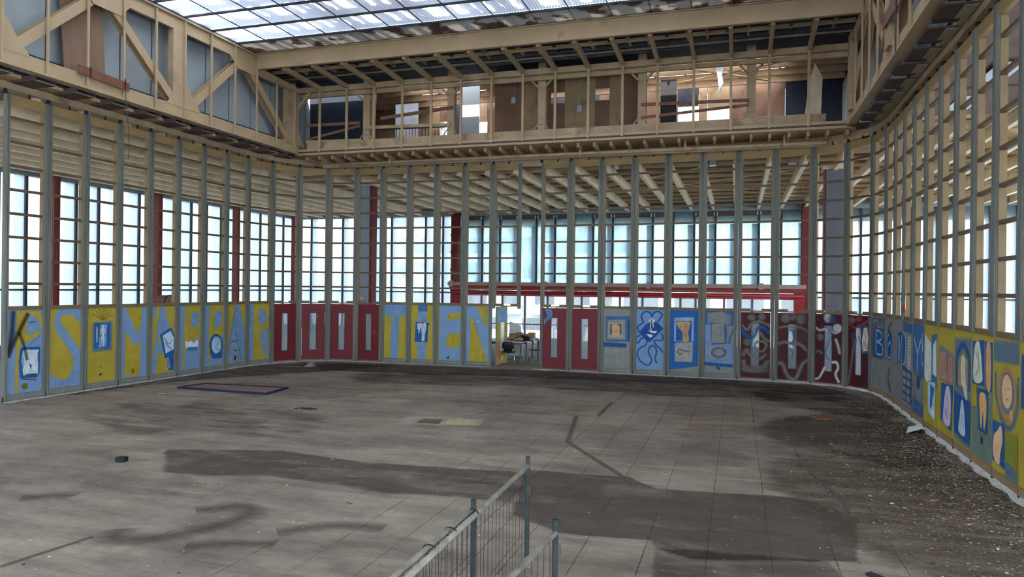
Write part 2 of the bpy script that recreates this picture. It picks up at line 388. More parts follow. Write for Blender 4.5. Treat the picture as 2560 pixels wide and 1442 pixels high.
stain([(-0.77, 7.4), (-0.64, 6.4), (0.22, 6.6), (1.0, 7.0), (0.84, 7.5)], DK, 0.2, 0.9, 0, False)
stain([(-12.5, 12.5), (-9.5, 13.2), (-7.4, 11.6), (-9.0, 10.2), (-12, 10.8)], DK, 1.4, 0.68, 1)
stain([(-10.5, 19), (-6, 20.5), (0, 20.4), (2.4, 19), (-1, 18.2), (-6, 18.4), (-9, 17.6)], DK, 1.2, 0.85, 1)
stain([(-13, 21.0), (-11.0, 21.6), (-3, 21.9), (1.5, 21.6), (2.5, 20.0), (0, 20.6), (-6, 20.4), (-11.5, 19.6)], (62, 54, 48), 0.5, 0.95, 2)
stain([(-14.6, 20), (-11.0, 21.6), (-12, 19.5), (-14.3, 15.8), (-14.8, 13.0)], DK, 0.6, 0.9, 1)
stain([(1.0, 15.6), (2.6, 16.8), (3.2, 14.5), (2.6, 12.3), (1.4, 12.8), (0.6, 14)], (60, 52, 44), 0.9, 0.95, 1)
stain([(0.6, 11.6), (3.1, 12.6), (3.1, 9.0), (2.2, 7.2), (1.2, 8.6)], (84, 72, 60), 0.9, 0.85, 1)
stain([(0.5, 19.6), (2.4, 20.2), (3.2, 18.4), (3.1, 16.6), (1.6, 17.2)], (70, 60, 52), 0.7, 0.9, 1)
PK = (126, 110, 100)
for cx_, cy2, rx_, ry_ in ((-7.5, 7.6, 0.9, 0.4), (-9.5, 7.2, 0.8, 0.4), (-3.2, 6.2, 0.8, 0.5), (-1.0, 11.6, 1.2, 0.8), (-4.5, 15.6, 1.6, 1.2), (-10.2, 15.2, 1.6, 1.0), (0.0, 13.5, 1.0, 1.0)):
    stain(ell(cx_, cy2, rx_, ry_, 10, 0, 0.15), PK, 0.7, 0.74, 4)
GN = (128, 122, 112)
for cx_, cy2, rx_, ry_ in ((-4.6, 11.0, 1.6, 0.5), (-6.6, 10.6, 1.0, 0.35), (-5.2, 8.9, 0.7, 0.2), (-3.6, 8.75, 0.7, 0.18), (-1.2, 9.3, 0.45, 0.25)):
    stain(ell(cx_, cy2, rx_, ry_, 10, 0, 0.1), GN, 0.3, 0.78, 5)
SC1 = (58, 54, 52)
for pts, w in (([(-6.2, 6.05), (-6.0, 5.78), (-5.6, 6.0), (-5.3, 6.5), (-5.25, 6.95), (-5.55, 7.12), (-5.9, 6.8)], 0.22), ([(-5.2, 5.85), (-4.85, 6.05), (-4.4, 6.2)], 0.16), ([(-4.6, 6.5), (-4.1, 6.9), (-3.6, 7.0)], 0.2),
                ([(-8.2, 6.5), (-7.9, 6.75), (-7.7, 6.8)], 0.22)):
    obj('scuff_mark', layer_stroke(MB(), FT(3), pts, w, 0.95, 0.42), paint(SC1, 0.7), floor)
for pts, w in (([(-6.4, 4.88), (-6.28, 5.76)], 0.06), ([(-3.12, 14.45), (-2.72, 11.95), (-1.13, 9.43)], 0.09), ([(-2.74, 16.55), (-2.7, 14.61)], 0.08), ([(-2.6, 4.6), (-2.55, 5.6)], 0.05), ([(1.0, 11.2), (1.3, 9.6), (1.2, 9.0)], 0.08)):
    obj('tape_line', layer_stroke(MB(), FT(2), pts, w, 0.15, 0.7, False), paint((92, 80, 72), 0.7), floor)
# patched access hatch
hatch = struct('hatch_in_floor', loc=(-5.4, 12.9, 0))
tag(hatch, 'pale patched access hatch with two worn plates set in the floor', 'floor hatch'); hatch['kind'] = 'thing'
fl = MB(); fl.prism([(-6.25, 12.32, 0.003), (-4.6, 12.75, 0.003), (-4.75, 13.4, 0.003), (-6.25, 13.28, 0.003)], (0, 0, 0.004)); obj('surround', fl, mat('hatch_surround', (138, 128, 116), 0.8), hatch)
fl = MB(); fl.prism([(-5.85, 12.6, 0.007), (-5.38, 12.62, 0.007), (-5.5, 13.1, 0.007), (-5.86, 13.02, 0.007)], (0, 0, 0.006)); obj('plate', fl, mat('hatch_brown_plate', (96, 72, 58), 0.8, var=0.4, scale=12), hatch)
fl = MB(); fl.prism([(-5.32, 12.66, 0.007), (-4.72, 12.84, 0.007), (-4.85, 13.3, 0.007), (-5.36, 13.12, 0.007)], (0, 0, 0.006)); obj('plate', fl, mat('hatch_tan_plate', (158, 144, 112), 0.8, var=0.3, scale=8), hatch)

# ------------------------------------------------------------------ outer walls, facades
def wallbox(name, *b, m=M_GREYW, label=None): return struct(name, MB().box(*b), m, label=label)
wallbox('wall_front', -14.8, 3.4, VFRONT - 0.4, VFRONT, 6.58, 10.4, m=M_TANW)
ZF = 6.35
def facade(name, axis, c, a0, a1, mull, zt0, zt1, fins, pane_mats, zb=0.45, tbar=2.35, out=1, plate=False):
    """glazed outer wall: axis 'x' runs along x at y=c, axis 'y' runs along y at x=c; out = outward sign"""
    w = struct(name, loc=((a0 + a1) / 2, c, 0) if axis == 'x' else (c, (a0 + a1) / 2, 0))
    def B(p0, p1, q0, q1, z0, z1):
        q0, q1 = sorted((c + out * q0, c + out * q1))
        return MB().box(p0, p1, q0, q1, z0, z1) if axis == 'x' else MB().box(q0, q1, p0, p1, z0, z1)
    obj('lintel', B(a0, a1, -0.12, 0.12, ZF, 6.58), M_LINTEL, w)
    obj('fascia', B(a0, a1, -0.06, 0.1, 6.58, 6.96), M_LINTEL, w)
    obj('sill', B(a0, a1, -0.12, 0.15, zb - 0.45 if zb < 1 else zb - 0.1, zb), M_LINTEL if zb < 1 else M_DARKF, w)
    if tbar: obj('transom', B(a0, a1, -0.04, 0.04, tbar - 0.03, tbar + 0.03), M_DARKF, w)
    ms = sorted(mull)
    for x in ms:
        obj('mullion', B(x - 0.045, x + 0.045, -0.08, 0.06, zb, ZF), M_DARKF, w)
    for k in range(len(ms) - 1):
        for z0, z1 in (((zb, tbar - 0.03), (tbar + 0.03, ZF)) if tbar else ((zb, ZF),)):
            obj('pane', B(ms[k] + 0.045, ms[k+1] - 0.045, 0.0, 0.008, z0, z1), pane_mats[k % len(pane_mats)], w)
    if fins:
        for k, x in enumerate(ms):
            obj('outer_fin', B(x - 0.32, x - 0.04, 0.12, 0.2, zb, 5.75) if plate else B(x - 0.04, x + 0.04, 0.14, 0.5, 0, ZF + 0.3), M_FIN_SHADE, w)
    return w
facade('window_1', 'y', FL, VFRONT, FB, [VFRONT + 0.02] + [v + 0.0 for v in range(-5, 35)] + [35.0], ZF, 6.58, True, [M_FROST], out=-1)
facade('window_2', 'x', FB, FL, -14.1, [-23.85] + [-22.9 + k for k in range(9)] + [-14.15], ZF, 6.58, True, [M_FROST], out=1)
w3m = [-14.0] + [-13.66 + 0.972 * k for k in range(17)] + [2.95]
for nm, xa, xb in (('shade_band', -14, 2.95), ('shade_band', 2.95, FR)):
    struct('overhang_shade_1' if xa < 0 else 'overhang_shade_2', MB().box(xa, xb, FB + 0.3, FB + 0.36, 5.8, 6.6), M_FIN_SHADE)  # dark plate added behind the top glass to imitate the overhang's shade
w3 = facade('window_3', 'x', FB, -14.0, 2.95, w3m, ZF, 6.58, True, [M_FROSTB], zb=2.88, tbar=None, out=1, plate=True)
for k in range(1, len(w3m) - 1):
    if k % 5 == 2: continue
    obj('blind_box', MB().box(w3m[k] + 0.05, w3m[k+1] - 0.05, FB - 0.07, FB - 0.01, 6.12, ZF), M_REDST if False else mat('brown_blind_box', (88, 72, 68), 0.7), w3)
    for x in (w3m[k] + 0.07, w3m[k+1] - 0.07): obj('clip', MB().box(x - 0.02, x + 0.02, FB - 0.1, FB - 0.07, 6.14, 6.3), M_WHITE, w3)
facade('window_4', 'x', FB, 2.95, FR, [3.0, 4.22] + [5.22 + k for k in range(7)] + [12.25], ZF, 6.58, True, [M_FROST], out=1)
facade('window_6', 'y', FR, VFRONT, FB, [VFRONT + 0.02 + 2 * k for k in range(21)] + [35.25], ZF, 6.58, False, [M_FROST], out=1)  # unseen right side, glazed for added daylight in the ring
facade('window_7', 'x', VFRONT, FL, FR, [FL + 0.05 + 2 * k for k in range(18)] + [FR - 0.05], ZF, 6.58, False, [M_FROST], out=-1)  # unseen front side, glazed to let more daylight into the hall
# low entrance glazing under the red beam
w5 = struct('window_5', loc=(-5.5, FB, 0))
lm = [-14.0, -12.7, -11.55, -10.35, -9.15, -7.4, -5.5, -4.4, -2.6, -1.9, -0.6, 0.65, 2.9]
for x in lm: obj('mullion', MB().box(x - 0.05, x + 0.05, FB - 0.06, FB + 0.06, 0, 2.3), mat('pale_frame', (128, 130, 130), 0.5), w5)
for a, b in zip(lm[:-1], lm[1:]): obj('pane', MB().box(a + 0.05, b - 0.05, FB, FB + 0.008, 0.05, 2.25), M_CLEAR, w5)

# red oxide columns along the facade
def redcol(x, y, label, m, r=0.125, z1=6.6, group=None):
    t = thing('steel_column', label, 'column', (x, y, 0), group)
    mb = MB(); mb.box(x - r, x + r, y - r, y - r + 0.03, 0, z1).box(x - r, x + r, y + r - 0.03, y + r, 0, z1); obj('flange_pair', mb, m, t)
    obj('web', MB().box(x - r + 0.03, x + r - 0.03, y - r + 0.03, y + r - 0.03, 0, z1), m, t)
    obj('base_plate', MB().box(x - 0.25, x + 0.25, y - 0.25, y + 0.25, 0, 0.03), M_GSTEEL, t)
redcol(FL + 0.4, 19.8, 'worn red steel column in the tall frosted facade, behind the panel with letter S', M_REDST2)
redcol(FL + 0.4, 24.65, 'peeling red steel column rising beside the brown drum, behind the frosted facade glass', M_REDST2)
redcol(FL + 0.4, 29.64, 'red and white flaking steel column behind the panel with the outlined letter A', M_REDST2)
redcol(FL + 0.4, 34.52, 'slim red steel column in the far corner where two glazed facades meet', M_REDST)
def roundcol(x, y, r, z0, z1, label, m):
    t = thing('steel_column', label, 'column', (x, y, 0)); obj('shaft', MB().tube([(x, y, z0), (x, y, z1)], r, 16), m, t, True)
    for z in (5.3, 4.4, 3.5): obj('collar', MB().tube([(x, y, z), (x, y, z + 0.08)], r + 0.03, 16), m, t, True)
roundcol(-14.05, FB - 0.4, 0.24, 0, 6.5, 'dark red round column at the start of the long red beam', M_REDST)
redcol(2.95, FB - 0.35, 'dark red steel column at the far end of the long red beam', M_REDST, 0.22)
# concrete-faced columns between the partition and the facade
def conccol(x0, x1, y, m, label, side):
    t = thing('concrete_column', label, 'column', ((x0 + x1) / 2, y, 0))
    z = 6.45
    for k in range(3):
        za, zb2 = k * z / 3 + 0.006, (k + 1) * z / 3 - 0.006
        obj('face_panel', MB().box(x0, x1, y, y + 0.12, za, zb2), m, t)
    if side > 0: obj('steel_core', MB().box(x1, x1 + 0.1, y + 0.02, y + 0.42, 0, z), M_REDST, t)
    else: obj('steel_core', MB().box(x0 - 0.05, x0, y + 0.02, y + 0.42, 0, z), M_REDST, t)
    obj('back_panel', MB().box(x0, x1, y + 0.3, y + 0.42, 0, z), m, t)
    obj('head', MB().box(x0 - 0.1, x1 + 0.1, y - 0.05, y + 0.5, z, z + 0.14), M_CREAM, t)
conccol(-13.86, -13.45, 24.6, M_CONC, 'pale grey concrete column with red side seen above the red door with a scribble', 1)
conccol(2.62, 3.14, 24.5, M_CONC2, 'slate grey concrete column with streaks seen above the sprayed red doors', -1)

# long red beam over the entrance
rb = thing('entrance_beam', 'long red steel beam with pink dusty ledge over the entrance windows', 'beam', (-5.6, FB - 0.7, 2.2))
obj('ledge', MB().box(-14.2, 2.9, FB - 1.05, FB - 0.35, 2.72, 2.9), M_DUST, rb)
obj('girder', MB().box(-14.0, 2.85, FB - 0.95, FB - 0.6, 2.5, 2.72), M_REDB, rb)
obj('pipe', MB().tube([(-13.9, FB - 1.0, 2.38), (2.8, FB - 1.0, 2.38)], 0.11, 12), M_REDB, rb, True)
obj('soffit', MB().box(-14.0, 2.85, FB - 0.8, FB - 0.1, 2.22, 2.3), M_REDB, rb)
obj('end_bracket', MB().prism([(-14.2, FB - 0.9, 2.72), (-13.3, FB - 0.9, 2.72), (-13.3, FB - 0.9, 1.2), (-13.95, FB - 0.9, 1.2), (-14.05, FB - 0.9, 2.2)], (0, 0.3, 0)), M_REDB, rb)
obj('end_bracket', MB().box(2.4, 2.85, FB - 0.9, FB - 0.6, 0, 2.5), M_REDB, rb)
for x in (-14.0, -11.6, -9.05, -6.2, -4.0, -1.5, 1.0): obj('clamp', MB().box(x - 0.1, x + 0.1, FB - 1.1, FB - 1.0, 2.66, 2.96), M_DUST, rb)

# ------------------------------------------------------------------ low ceiling ring: deck, joists, purlins, braces
ceil = struct('ceiling', loc=(-5.8, 28, 6.4))
obj('deck', MB().box(FL - 0.5, -14.68, VFRONT - 0.3, FB + 0.6, 6.95, 7.02), M_DECK, ceil)
obj('deck', MB().box(-14.8, 3.45, 21.05, FB + 0.6, 6.95, 7.02), M_DECK, ceil)
obj('deck', MB().box(3.32, FR + 0.5, VFRONT - 0.3, FB + 0.6, 6.95, 7.02), M_DECK, ceil)
def joist(x, y0, y1): obj('joist', MB().ibeam((x, y0, 6.56), (x, y1, 6.56), 0.13, 0.30, 0.025, 0.02), M_CREAM, ceil)
for k in range(-23, 13):
    x = k - 0.12
    if x < -15.3: joist(x, VFRONT, FB - 0.1)
    elif x > 3.7: joist(x, VFRONT if x > 5.7 else 18.7, FB - 0.1)
    elif -14.5 < x < 3.2: joist(x, 22.75, FB - 0.1)
y = 23.3; n = 0
while y < FB - 0.3:
    obj('purlin', MB().bar((FL, y, 6.81), (FR, y, 6.81), 0.06, 0.2), M_BEIGE2 if n % 2 else M_CREAM, ceil); y += 0.62; n += 1
y = VFRONT + 0.5
while y < 22.8:
    obj('purlin', MB().bar((FL, y, 6.81), (-15.5, y, 6.81), 0.06, 0.2), M_CREAM, ceil)
    obj('purlin', MB().bar((3.9, y, 6.81), (FR, y, 6.81), 0.06, 0.2), M_CREAM, ceil); y += 1.3
for a, b in (((-12, 24), (-7, 29)), ((-7, 24), (-12, 29)), ((-6, 24.5), (-1, 29.5)), ((-1, 24.5), (-6, 29.5)), ((-2.5, 29), (3, 25)), ((4, 24), (9, 29)), ((9, 24), (4, 29)), ((-9, 29.5), (-4, 34)), ((-4, 29.5), (-9, 34)), ((-1, 30), (3.5, 34))):
    obj('brace', MB().bar((*a, 6.69), (*b, 6.69), 0.09, 0.02), M_CREAM, ceil)
for k in range(26):      # thin suspension rods left over from the old ceiling
    x, yy = R.uniform(-9, 3), R.uniform(24, 33)
    obj('rod', MB().tube([(x, yy, 6.35), (x, yy, 6.9)], 0.008, 5), M_BEIGE2, ceil)
foil = [(-21.5, 14.2), (-20.2, 15.8), (-18.4, 16.6), (-17.2, 14.5), (-19.5, 18.5), (-17.0, 19.6), (-18.8, 21.2), (-21, 22), (-16.6, 22.7), (-13.2, 26.2), (-9.5, 24.4), (-7.2, 24.3), (-3.9, 24.0), (-0.8, 24.1), (1.6, 24.3), (5.2, 21.5), (6.8, 19.2), (6.2, 23.5), (8.5, 22), (7.5, 25.5)]
for x, yy in foil:       # torn sheets of pale insulation hanging under the deck
    L_, W_ = R.uniform(0.5, 1.1), R.uniform(0.15, 0.35)
    mb = MB(); n = 6
    for i in range(n + 1):
        t = i / n; zz = 6.75 - 0.13 * math.sin(math.pi * t) + R.uniform(-0.02, 0.02)
        for sgn in (-1, 1): mb.v.append((x + sgn * W_ / 2 * R.uniform(0.6, 1.1), yy + (t - 0.5) * L_, zz))
    for i in range(n): mb.f.append((2*i, 2*i+1, 2*i+3, 2*i+2))
    obj('insulation_scrap', mb, M_FOIL, ceil)
# brown boards wrapped in foil under the right-hand deck
for k in range(5):
    y0 = 7.1 + k * 2.3
    obj('ceiling_board', MB().box(3.55, 5.6, y0, y0 + 2.22, 6.64 + 0.03 * (k % 2), 6.68 + 0.03 * (k % 2)), M_PINKB, ceil)
    obj('foil_strip', MB().box(4.3, 4.75, y0 + 0.5, y0 + 1.7, 6.622, 6.636), M_FOIL, ceil)
# ribs and channel over the partition head on the back side
for k in range(35):
    x = -13.9 + 0.49 * k
    obj('rib', MB().bar((x, 21.05, 6.9), (x, 22.1, 6.83), 0.07, 0.14), M_BEIGE2, ceil)
obj('channel', MB().box(-13.7, 2.6, 21.75, 21.95, 6.66, 6.8), M_BEIGE2, ceil)

# curved hanging track
trk = thing('hanging_track', 'beige curved overhead track the folding wall hangs from', 'track', (-5.8, 21.9, 6.7))
def chain(pts, name, w, z0, z1, m, parent):
    mb = MB()
    nrm = []
    for i, p in enumerate(pts):
        d = Vector(pts[min(i+1, len(pts)-1)]) - Vector(pts[max(i-1, 0)]); d.normalize(); nrm.append(Vector((d.y, -d.x)))
    for p, n in zip(pts, nrm):
        for k, z in ((-w/2, z0), (w/2, z0), (w/2, z1), (-w/2, z1)): mb.v.append((p[0] + n.x*k, p[1] + n.y*k, z))
    for i in range(len(pts) - 1):
        for k in range(4): mb.f.append((4*i+k, 4*i+(k+1) % 4, 4*i+4+(k+1) % 4, 4*i+4+k))
    e = 4 * (len(pts) - 1); mb.f += [(3, 2, 1, 0), (e, e+1, e+2, e+3)]
    return obj(name, mb, m, parent)
EXT = [(-15.08, 9.5), (-15.08, 10.5)] + POST
chain(catmull(EXT, 4), 'rail', 0.10, 6.78, 6.92, M_BEIGE2, trk)
chain([(p[0] * 1, p[1]) for p in catmull(EXT, 4)], 'lower_lip', 0.16, 6.765, 6.78, M_BEIGE2, trk)
for i in range(0, len(POST), 2):
    obj('hanger_rod', MB().tube([(*POST[i], 6.92), (*POST[i], 7.0)], 0.012, 6), M_BEIGE2, trk)
cpipe = thing('conduit', 'straight beige conduit pipe under the back gallery beam', 'pipe', (-5, 21.45, 6.8))
obj('tube', MB().tube([(-12.9, 21.5, 6.72), (2.3, 21.5, 6.72)], 0.055, 10), M_BEIGE2, cpipe, True)
for x in (-11, -7.5, -4.6, -1.5, 1.2): obj('strap', MB().box(x - 0.03, x + 0.03, 21.42, 21.58, 6.65, 6.98), M_BEIGE2, cpipe)

# soffit strips between the side trusses and the track
sof = struct('ceiling_soffit_left', loc=(-14.7, 12, 6.9))
for k in range(-16, 10):
    y0 = 11.55 + k * 1.0
    mb = MB().box(-14.98, -14.28, y0, y0 + 0.5, 6.9, 6.92).box(-14.98, -14.28, y0, y0 + 0.02, 6.92, 7.02).box(-14.98, -14.28, y0 + 0.48, y0 + 0.5, 6.92, 7.02)
    obj('soffit_box', mb, M_SOFF, sof)
    obj('soffit_box_lip', MB().box(-14.29, -14.275, y0 - 0.005, y0 + 0.505, 6.895, 6.91), M_SOFFL, sof)
sofr = struct('ceiling_soffit_right', loc=(3.1, 12, 6.9))
for k in range(-16, 10):
    y0 = 11.2 + k * 1.0 + R.uniform(-0.05, 0.05)
    obj('soffit_board', MB().bar((2.9 + R.uniform(-.05, .05), y0 + 0.4, 6.94), (3.38, y0 + 0.4, 6.94), 0.62, 0.03), M_SOFF, sofr)
    obj('soffit_board', MB().bar((2.95, y0 + 0.84, 6.97), (3.38, y0 + 0.84, 6.97), 0.26, 0.03), M_JOINT, sofr)
    obj('soffit_light_end', MB().box(3.2, 3.39, y0 + 0.12, y0 + 0.68, 6.912, 6.922), M_SOFFL, sofr)

# ------------------------------------------------------------------ trusses round the hall
def side_truss(X, s, label):
    """s = +1 for a truss facing +x (left side of the hall), -1 for the other"""
    t = thing('steel_truss', label, 'truss', (X, 12, 7.0))
    Y0, Y1 = VFRONT, 20.9
    obj('bottom_chord', MB().box(X - 0.05, X + 0.05, Y0, Y1, 7.05, 7.33), M_BEIGE, t)
    obj('bottom_flange', MB().box(X - 0.12, X + 0.12, Y0, Y1, 7.0, 7.05), M_BEIGE, t)
    obj('top_chord', MB().box(X - 0.05, X + 0.05, Y0, 18.75, 9.3, 9.6), M_BEIGE, t)
    obj('top_flange', MB().box(X - 0.14, X + 0.14, Y0, 18.75, 9.6, 9.64), M_BEIGE, t)
    obj('end_chord', MB().box(X - 0.08, X + 0.08, 18.8, Y1, 9.05, 9.22), M_BEIGE2, t)
    for k in range(-1, 4):
        yb = 0.7 + 5 * k + 5
        if yb > 21: continue
        obj('node_post', MB().box(X - 0.13, X + 0.05, yb - 0.40, yb - 0.02, 7.33, 9.3), M_BEIGE2, t)
        obj('node_post_edge', MB().box(X + 0.05 * s - 0.02, X + 0.05 * s + 0.02, yb - 0.06, yb, 7.05, 9.6), M_BEIGE, t)
        obj('gusset', MB().prism([(X + s*0.04, yb - 0.62, 7.3), (X + s*0.04, yb + 0.62, 7.3), (X + s*0.04, yb + 0.26, 7.72), (X + s*0.04, yb + 0.1, 7.95), (X + s*0.04, yb - 0.1, 7.95), (X + s*0.04, yb - 0.28, 7.72)], (s*0.02, 0, 0)), M_BEIGE, t)
        yt = yb + 2.45
        if yt < 20:
            obj('gusset', MB().prism([(X + s*0.04, yt - 0.7, 9.32), (X + s*0.04, yt + 0.75, 9.32), (X + s*0.04, yt + 0.45, 9.0), (X + s*0.04, yt - 0.3, 9.0)], (s*0.02, 0, 0)), M_BEIGE, t)
            up = (s, 0, 0)
            for a, b in (((yb + 0.25, 7.4), (yt - 0.12, 9.28)), ((yt + 0.1, 9.28), (yb + 4.75, 7.36))):
                if b[0] > 21 or yt > 18.7 and False: continue
                zt = b[1]
                obj('diagonal', MB().ibeam((X - s*0.065, a[0], a[1]), (X - s*0.065, b[0], b[1]), 0.22, 0.2, 0.02, 0.02, up), M_BEIGE, t)
    for k in range(-17, 10):
        yy = 11.68 + k
        if yy > 20.9 or abs((yy - 0.7) % 5) < 0.05: continue
        obj('hanger_bar', MB().box(X + s*0.09 - 0.02, X + s*0.09 + 0.02, yy - 0.025, yy + 0.025, 7.05, 9.6 if yy < 18.7 else 9.2), M_BEIGE, t)
    return t
side_truss(UL, 1, 'beige steel truss with diagonals along the top of the letter-painted wall')
side_truss(UR, -1, 'beige steel truss above the wall reading BODY, seen at a steep angle')

def cladding(name, X, s):
    w = struct(name, loc=(X, 10, 7))
    obj('backing', MB().box(X - 0.06, X + 0.0, VFRONT, 27, 7.02, 9.95) if s > 0 else MB().box(X, X + 0.06, VFRONT, 27, 7.02, 9.95), M_JOINT, w)
    k = VFRONT + 0.1
    while k < 26.5:
        obj('cladding_panel', MB().box(min(X, X + s*0.03), max(X, X + s*0.03), k + 0.025, k + 0.975, 7.1, 9.65), M_CLAD, w); k += 1.0
    obj('rail', MB().tube([(X + s*0.1, VFRONT, 7.5), (X + s*0.1, 20.9, 7.5)], 0.015, 6), M_JOINT, w)
    return w
cladding('wall_left', UL - 0.5, 1)
cladding('wall_right_upper', UR + 0.5, -1)

bk = thing('steel_truss', 'beige post-and-rail gallery front across the far end of the hall', 'truss', (-5.7, VB, 7.0))
obj('bottom_chord', MB().box(UL, UR, VB - 0.08, VB + 0.08, 6.98, 7.16), M_BEIGE, bk)
obj('bottom_flange', MB().box(UL, UR, VB - 0.14, VB + 0.1, 6.95, 6.98), M_BEIGE, bk)
obj('kick_plate', MB().box(UL + 0.3, UR - 0.6, VB + 0.12, VB + 0.17, 7.16, 7.42), M_BEIGE2, bk)
obj('top_chord', MB().box(UL, UR, VB - 0.06, VB + 0.1, 9.05, 9.22), M_BEIGE2, bk)
obj('ledger', MB().box(UL, UR, VB + 0.12, VB + 0.22, 8.92, 9.05), M_BEIGE2, bk)
for k in range(-1, 17):
    x = -13.29 + k * 1.004
    if k == -1: x = UL + 0.04
    if x > UR: x = UR - 0.04
    obj('post', MB().box(x - (0.035 if k >= 0 else 0.06), x + 0.035, VB - 0.12, VB - 0.06, 7.05, 9.2), M_BEIGE, bk)
    obj('rafter', MB().bar((x, 18.85, 9.24), (x, VB - 0.05, 9.14), 0.1, 0.13), M_BEIGE, bk)
obj('post', MB().box(UR - 0.1, UR + 0.02, VB - 0.14, VB - 0.04, 7.05, 9.2), M_BEIGE, bk)
obj('corner_strut', MB().bar((UL, VB, 8.55), (UL + 0.5, VB, 9.05), 0.1, 0.1, (0, 1, 0)), M_BEIGE, bk)
for i, x in enumerate((-11.75, -8.75, -5.76, -2.73, 0.3)):
    t = thing('gallery_column', ['beige steel column beside the dark opening of the gallery', 'beige steel column between the railing and the grey door of the gallery', 'beige steel column in front of the stained gallery boards',
              'beige steel column between the stained boards and the open gallery bay', 'wide beige steel column in front of the gallery roof beams'][i], 'column', (x, VB + 0.35, 7.08))
    y = VB + 0.35
    mb = MB().box(x - 0.12, x + 0.12, y - 0.1, y - 0.08, 7.08, 9.7).box(x - 0.12, x + 0.12, y + 0.08, y + 0.1, 7.08, 9.7); obj('flange_pair', mb, M_BEIGE2, t)
    obj('web', MB().box(x - 0.04, x + 0.04, y - 0.08, y + 0.08, 7.08, 9.7), M_BEIGE2, t)
    obj('cap_plate', MB().box(x - 0.14, x + 0.14, y - 0.13, y + 0.13, 8.72, 8.75), M_BEIGE2, t)
    for s in (-1, 1):
        obj('knee_brace', MB().bar((x + s*0.1, y - 0.12, 8.72), (x + s*0.42, y - 0.12, 9.05), 0.05, 0.09, (0, 1, 0)), M_BEIGE2, t)
        obj('foot_brace', MB().bar((x + s*0.1, y - 0.12, 7.62), (x + s*0.42, y - 0.12, 7.2), 0.03, 0.03, (0, 1, 0)), M_BEIGE2, t)
    obj('foot_bar', MB().bar((x - 0.12, y - 0.12, 7.62), (x + 0.12, y - 0.12, 7.62), 0.03, 0.03), M_BEIGE2, t)
beam = thing('roof_beam', 'deep plain beige beam carrying the translucent roof at the far end', 'beam', (-5.7, 18.75, 9.2))
obj('web', MB().box(UL + 0.06, UR - 0.06, 18.68, 18.80, 9.215, 9.66), M_BEIGE, beam)
obj('flange', MB().box(UL + 0.06, UR - 0.06, 18.62, 18.88, 9.66, 9.69), M_BEIGE2, beam)
# loose planks nailed across the gallery front
for a, b, h, m, lab in (((-14.05, 8.02), (-11.95, 8.0), 0.10, M_PLANKR, 'level weathered plank across the dark gallery opening'), ((-13.9, 7.55), (-11.95, 7.9), 0.08, M_PLANKR, 'plank sloping up across the dark gallery opening'),
                        ((-14.0, 7.47), (-11.9, 7.42), 0.10, M_BEIGE2, 'low pale plank below the dark gallery opening'), ((-11.2, 8.1), (-8.65, 8.3), 0.11, M_PLANKR, 'long plank sloping up in front of the gallery railing'),
                        ((-11.8, 7.83), (-8.75, 7.76), 0.10, M_BEIGE2, 'straight pale plank in front of the gallery railing'), ((-11.75, 7.33), (-8.7, 7.33), 0.10, M_BEIGE2, 'low pale plank under the gallery railing'),
                        ((-2.75, 8.0), (0.25, 7.93), 0.09, M_PLANKR, 'upper level brown plank across the bright gallery bay'), ((-2.75, 7.62), (0.25, 7.8), 0.08, M_PLANKR, 'brown plank sloping up above the cyan gallery windows'),
                        ((-2.75, 7.36), (0.2, 7.38), 0.09, M_BEIGE2, 'low pale plank under the cyan gallery windows')):
    tag(obj('plank', MB().bar((a[0], VB + 0.2, a[1]), (b[0], VB + 0.2, b[1]), 0.03, h), m, loc=(a[0], VB + 0.2, a[1])), lab, 'plank')
tag(obj('plywood_sheet', MB().prism([(-14.45, 12.35, 7.35), (-14.45, 13.45, 7.35), (-14.5, 13.38, 9.15), (-14.53, 12.25, 9.25)], (0.03, 0, 0)), M_PLY, loc=(-14.4, 12.9, 7.3)), 'brown plywood sheet leaning upright behind the truss diagonals', 'plywood sheet')
pl = obj('plank', MB().bar((-14.07, 12.4, 7.38), (-14.07, 13.8, 7.33), 0.03, 0.2), M_PLANKO, loc=(-14.07, 13, 7.3)); tag(pl, 'orange-brown plank tied to the truss below the leaning plywood', 'plank')
for yy in (12.7, 13.66): obj('tie', MB().tube([(-14.04, yy, 7.26), (-14.04, yy, 7.5)], 0.012, 6), M_BLACK, pl)
tag(obj('plank', MB().bar((2.66, 15.6, 7.86), (2.66, 11.4, 7.7), 0.03, 0.26), M_PLANKR, loc=(2.66, 13, 7.7)), 'wide brown plank hanging on the steep truss above the wall reading BODY', 'plank')
tag(obj('plank', MB().bar((2.74, 16.2, 7.55), (2.74, 15.0, 8.3), 0.03, 0.16), M_PLANKR, loc=(2.74, 15.5, 7.6)), 'short brown plank wedged at a slant in the steep truss', 'plank')
tag(obj('pull_cord', MB().tube([(-14.09, 13.68, 7.45), (-14.0, 13.73, 6.3), (-14.0, 13.74, 5.6)], 0.008, 5), M_WIRE, loc=(-14.0, 13.7, 5.6)), 'thin cord hanging from the truss beside the orange-brown plank', 'cord')
tag(obj('pull_cord', MB().tube([(2.55, 13.8, 8.6), (2.55, 13.8, 6.75)], 0.012, 5), M_WIRE, loc=(2.55, 13.8, 6.7)), 'thin cord hanging from the wide plank on the steep truss', 'cord')

